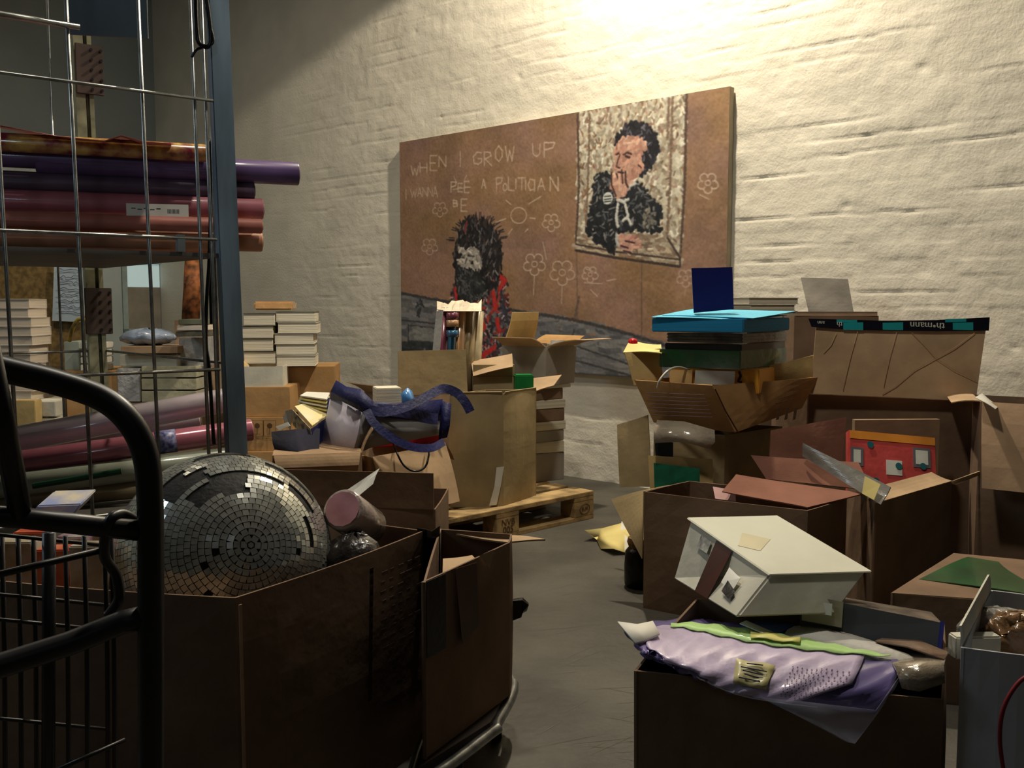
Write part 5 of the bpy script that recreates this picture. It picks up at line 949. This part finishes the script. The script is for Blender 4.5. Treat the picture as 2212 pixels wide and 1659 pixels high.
# lilac pack draped over the front rim
lp = thing('lilac_pack', 'film wrapped lilac fabric pack with a lime stripe draped over the front carton', 'pack', D(1650, 1480, 1.6))
RW = [[(1348, 1352, 1.82), (1480, 1336, 1.94), (1620, 1350, 1.90), (1790, 1380, 1.82), (1960, 1422, 1.72)],
      [(1372, 1384, 1.75), (1470, 1384, 1.76), (1620, 1403, 1.72), (1785, 1420, 1.69), (1948, 1434, 1.66)],
      [(1392, 1408, 1.69), (1478, 1434, 1.66), (1606, 1466, 1.64), (1752, 1486, 1.61), (1926, 1488, 1.60)],
      [(1410, 1420, 1.68), (1500, 1460, 1.645), (1594, 1502, 1.625), (1730, 1524, 1.60), (1892, 1540, 1.59)]]
RWD = [[D(*p) for p in r_] for r_ in RW]
def SP(u, v, d=0.0):
    def cub(a, t):
        n = len(a)-1; x = min(t*n, n-1e-6); i = int(x); f = x-i; g = lambda k: a[max(0, min(n, k))]
        p0, p1, p2, p3 = g(i-1), g(i), g(i+1), g(i+2); return .5*((2*p1)+(p2-p0)*f+(2*p0-5*p1+4*p2-p3)*f*f+(3*p1-p0-3*p2+p3)*f**3)
    c = lambda u_, v_: cub([cub(r_, u_) for r_ in RWD], v_)
    p = c(u, v); a = c(min(1, u+.01), v)-c(max(0, u-.01), v); b = c(u, min(1, v+.01))-c(u, max(0, v-.01)); n = a.cross(b).normalized(); n = n if n.z > 0 else -n
    wr_ = .0035*math.sin(u*26+v*9)*math.sin(v*7+1)*(max(0, v-.3))+.002*math.sin(u*61+v*23)
    return p+n*(d+wr_)
def SG(u0, u1, v0, v1, nu, nv, d): return [[SP(u0+(u1-u0)*i/nu, v0+(v1-v0)*j/nv, d) for i in range(nu+1)] for j in range(nv, -1, -1)]
MB().sheet(SG(0, 1, 0, 1, 40, 18, 0), .010).build('violet_backing', mat('violet_card', (116, 104, 160), rough=.35, coat=.6, var=.2, vs=5), lp, True)
LIF = mat('lilac_fabric', (206, 188, 220), rough=.45, coat=.5, var=.12, vs=7, bump=.3, bs=30)
LG = []
for j in range(15):
    v = .16+.80*j/14; ul = .10+.04*math.sin(j*.8)+.10*max(0, v-.8); ur = .86-.55*max(0, v-.62)
    LG.append([SP(ul+(ur-ul)*i/34, v, .005) for i in range(35)])
MB().sheet(LG[::-1], .003).build('lilac_fabric', LIF, lp, True)
MB().sheet([[SP(.20+.74*i/26, .15+.10*(i/26)-.05*math.sin(math.pi*i/26)+.11*j*(.35+math.sin(math.pi*(i+.5)/27)), .0085) for i in range(27)] for j in (1, 0)], .001).build('lime_stripe', mat('lime_fabric', (196, 236, 150), rough=.5, coat=.4, var=.05), lp, True)
ptg_ = MB().sheet(SG(.46, .60, .50, .78, 6, 6, .009), .001).build('price_tag', mat('old_label', (206, 196, 140), rough=.4, coat=.6, var=.1), lp, True)
mb = MB()
for j, (a, b) in enumerate(((.50, .56), (.48, .58), (.49, .57), (.50, .56), (.48, .57))): mb.tube([SP(a, .54+.045*j, .0135), SP(b, .54+.045*j, .0135)], .0012, 5)
mb.build('tag_writing', WI, ptg_)
MB().sheet(SG(.50, .66, .20, .27, 6, 2, .0135), .001).build('small_label', mat('small_label', (226, 218, 130), rough=.4), lp, True)
DOT = mat('lattice_dot', (120, 96, 120), rough=.6)
mb = MB()
for i in range(12):
    for j in range(12):
        u, v = .66+.016*i+.004*(j % 2), .50+.030*j
        if u > .86-.55*max(0, v-.62)-.01: continue
        c = SP(u, v, .0062); mb.add([SP(u-.003, v, .0066), SP(u, v+.009, .0066), SP(u+.003, v, .0066), SP(u, v-.009, .0066)], [(0, 1, 2, 3)])
mb.build('lattice_print', DOT, lp)['kind'] = 'stuff'
cf = bpy.data.materials.new('clear_film'); cf.use_nodes = True; b = cf.node_tree.nodes['Principled BSDF']; b.inputs['Base Color'].default_value = (.8, .8, 1, 1); b.inputs['Roughness'].default_value = .08; b.inputs['Alpha'].default_value = .22; b.inputs['Coat Weight'].default_value = 1
MB().sheet([[D(1640, 1506, 1.60), D(1760, 1518, 1.585), D(1892, 1534, 1.575), D(1962, 1432, 1.62)], [D(1720, 1545, 1.585), D(1790, 1560, 1.58), D(1880, 1560, 1.575), D(1925, 1500, 1.60)], [D(1830, 1602, 1.575), D(1838, 1604, 1.57), D(1846, 1606, 1.57), D(1890, 1550, 1.585)]], .0008).build('film_corner', cf, lp, True)
SHN = mat('film_glint', (230, 230, 236), rough=.05, metal=.6, coat=1)
MB().tube([SP(u, .975, .004) for u in np.linspace(.05, .8, 20)], .0016, 6).build('film_hem', SHN, lp, True)
MB().sheet([[D(1334, 1346, 1.80), D(1376, 1352, 1.80), D(1410, 1345, 1.82)], [D(1372, 1392, 1.72), D(1395, 1386, 1.73), D(1425, 1372, 1.76)]], .004).build('white_corner', PAPER, lp, True)
# white carton N at right edge
N1, N2, N3, N4 = P(2094, 1412, .5), P(2330, 1428, .5), P(2330, 1300, .5), P(2140, 1274, .5)
N5 = P(2050, 1380, .5)
bN_ = carton('white carton at the lower right corner full of plastic bags', [N5.lerp(N1, .6), N2, N3, N4], 0, {3: (.035, 8, .03, K_WHT)}, m=mat('grey_white_board', (176, 178, 182), rough=.7, var=.06), mi=K_WHT, tap=.99, bulge=.01)
st_box('white label box standing in the white carton at lower right', 2062, 2164, 1376, 1425, 1.70, .03, .05, K_WHT, 'white_box', 'box')
for i, (x, y, Y, s_, lb2) in enumerate(((2150, 1362, 1.80, .055, 'crumpled clear plastic bag behind the white label box'), (2205, 1372, 1.74, .05, 'crumpled clear bag with amber contents at the right edge'))):
    c = D(x, y, Y); rr = random.Random(i+4)
    G = [[c+V((s_*math.cos(a)*math.sin(b)*1.25+.008*math.sin(6*a+3*b+i), s_*.7*math.sin(a)*math.sin(b)+.005*math.sin(9*b), .045*math.cos(b)+.010*math.sin(5*a+4*b)*math.sin(b))) for a in np.linspace(0, 2*math.pi, 25)] for b in np.linspace(.05, 3.1, 14)]
    tag(MB().sheet(G, .001).build('plastic_bag', mat('crumpled_film_%d' % i, (176, 172, 164) if i == 0 else (170, 130, 90), rough=.12, coat=1, bump=1, bs=30, var=.3), None, True), lb2, 'bag')
st_box('brown grey small box at the right edge behind the plastic bags', 2168, 2260, 1312, 1352, 1.9, .06, 0, K_GRY)
rcd = MB().tube(spline([D(2240, 1450, 1.50), D(2200, 1475, 1.50), D(2168, 1530, 1.50), D(2160, 1600, 1.50), D(2172, 1690, 1.50)], 8), .0035, 8).build('rope_loop', mat('dark_red_cord', (130, 30, 36), rough=.6), None, True); tag(rcd, 'thin dark red cord hanging in an arc at the lower right edge', 'rope')
pkp = sheetD('pink_paper', 'small pink paper corner inside the low dark carton', 'paper', [[(1540, 1052, 3.42), (1588, 1060, 3.36)], [(1545, 1078, 3.34), (1590, 1084, 3.30)]], .002, mat('dull_pink_paper', (190, 150, 146)), False)
for o in list(bpy.data.objects):
    if '_loc' in o.keys(): del o['_loc']
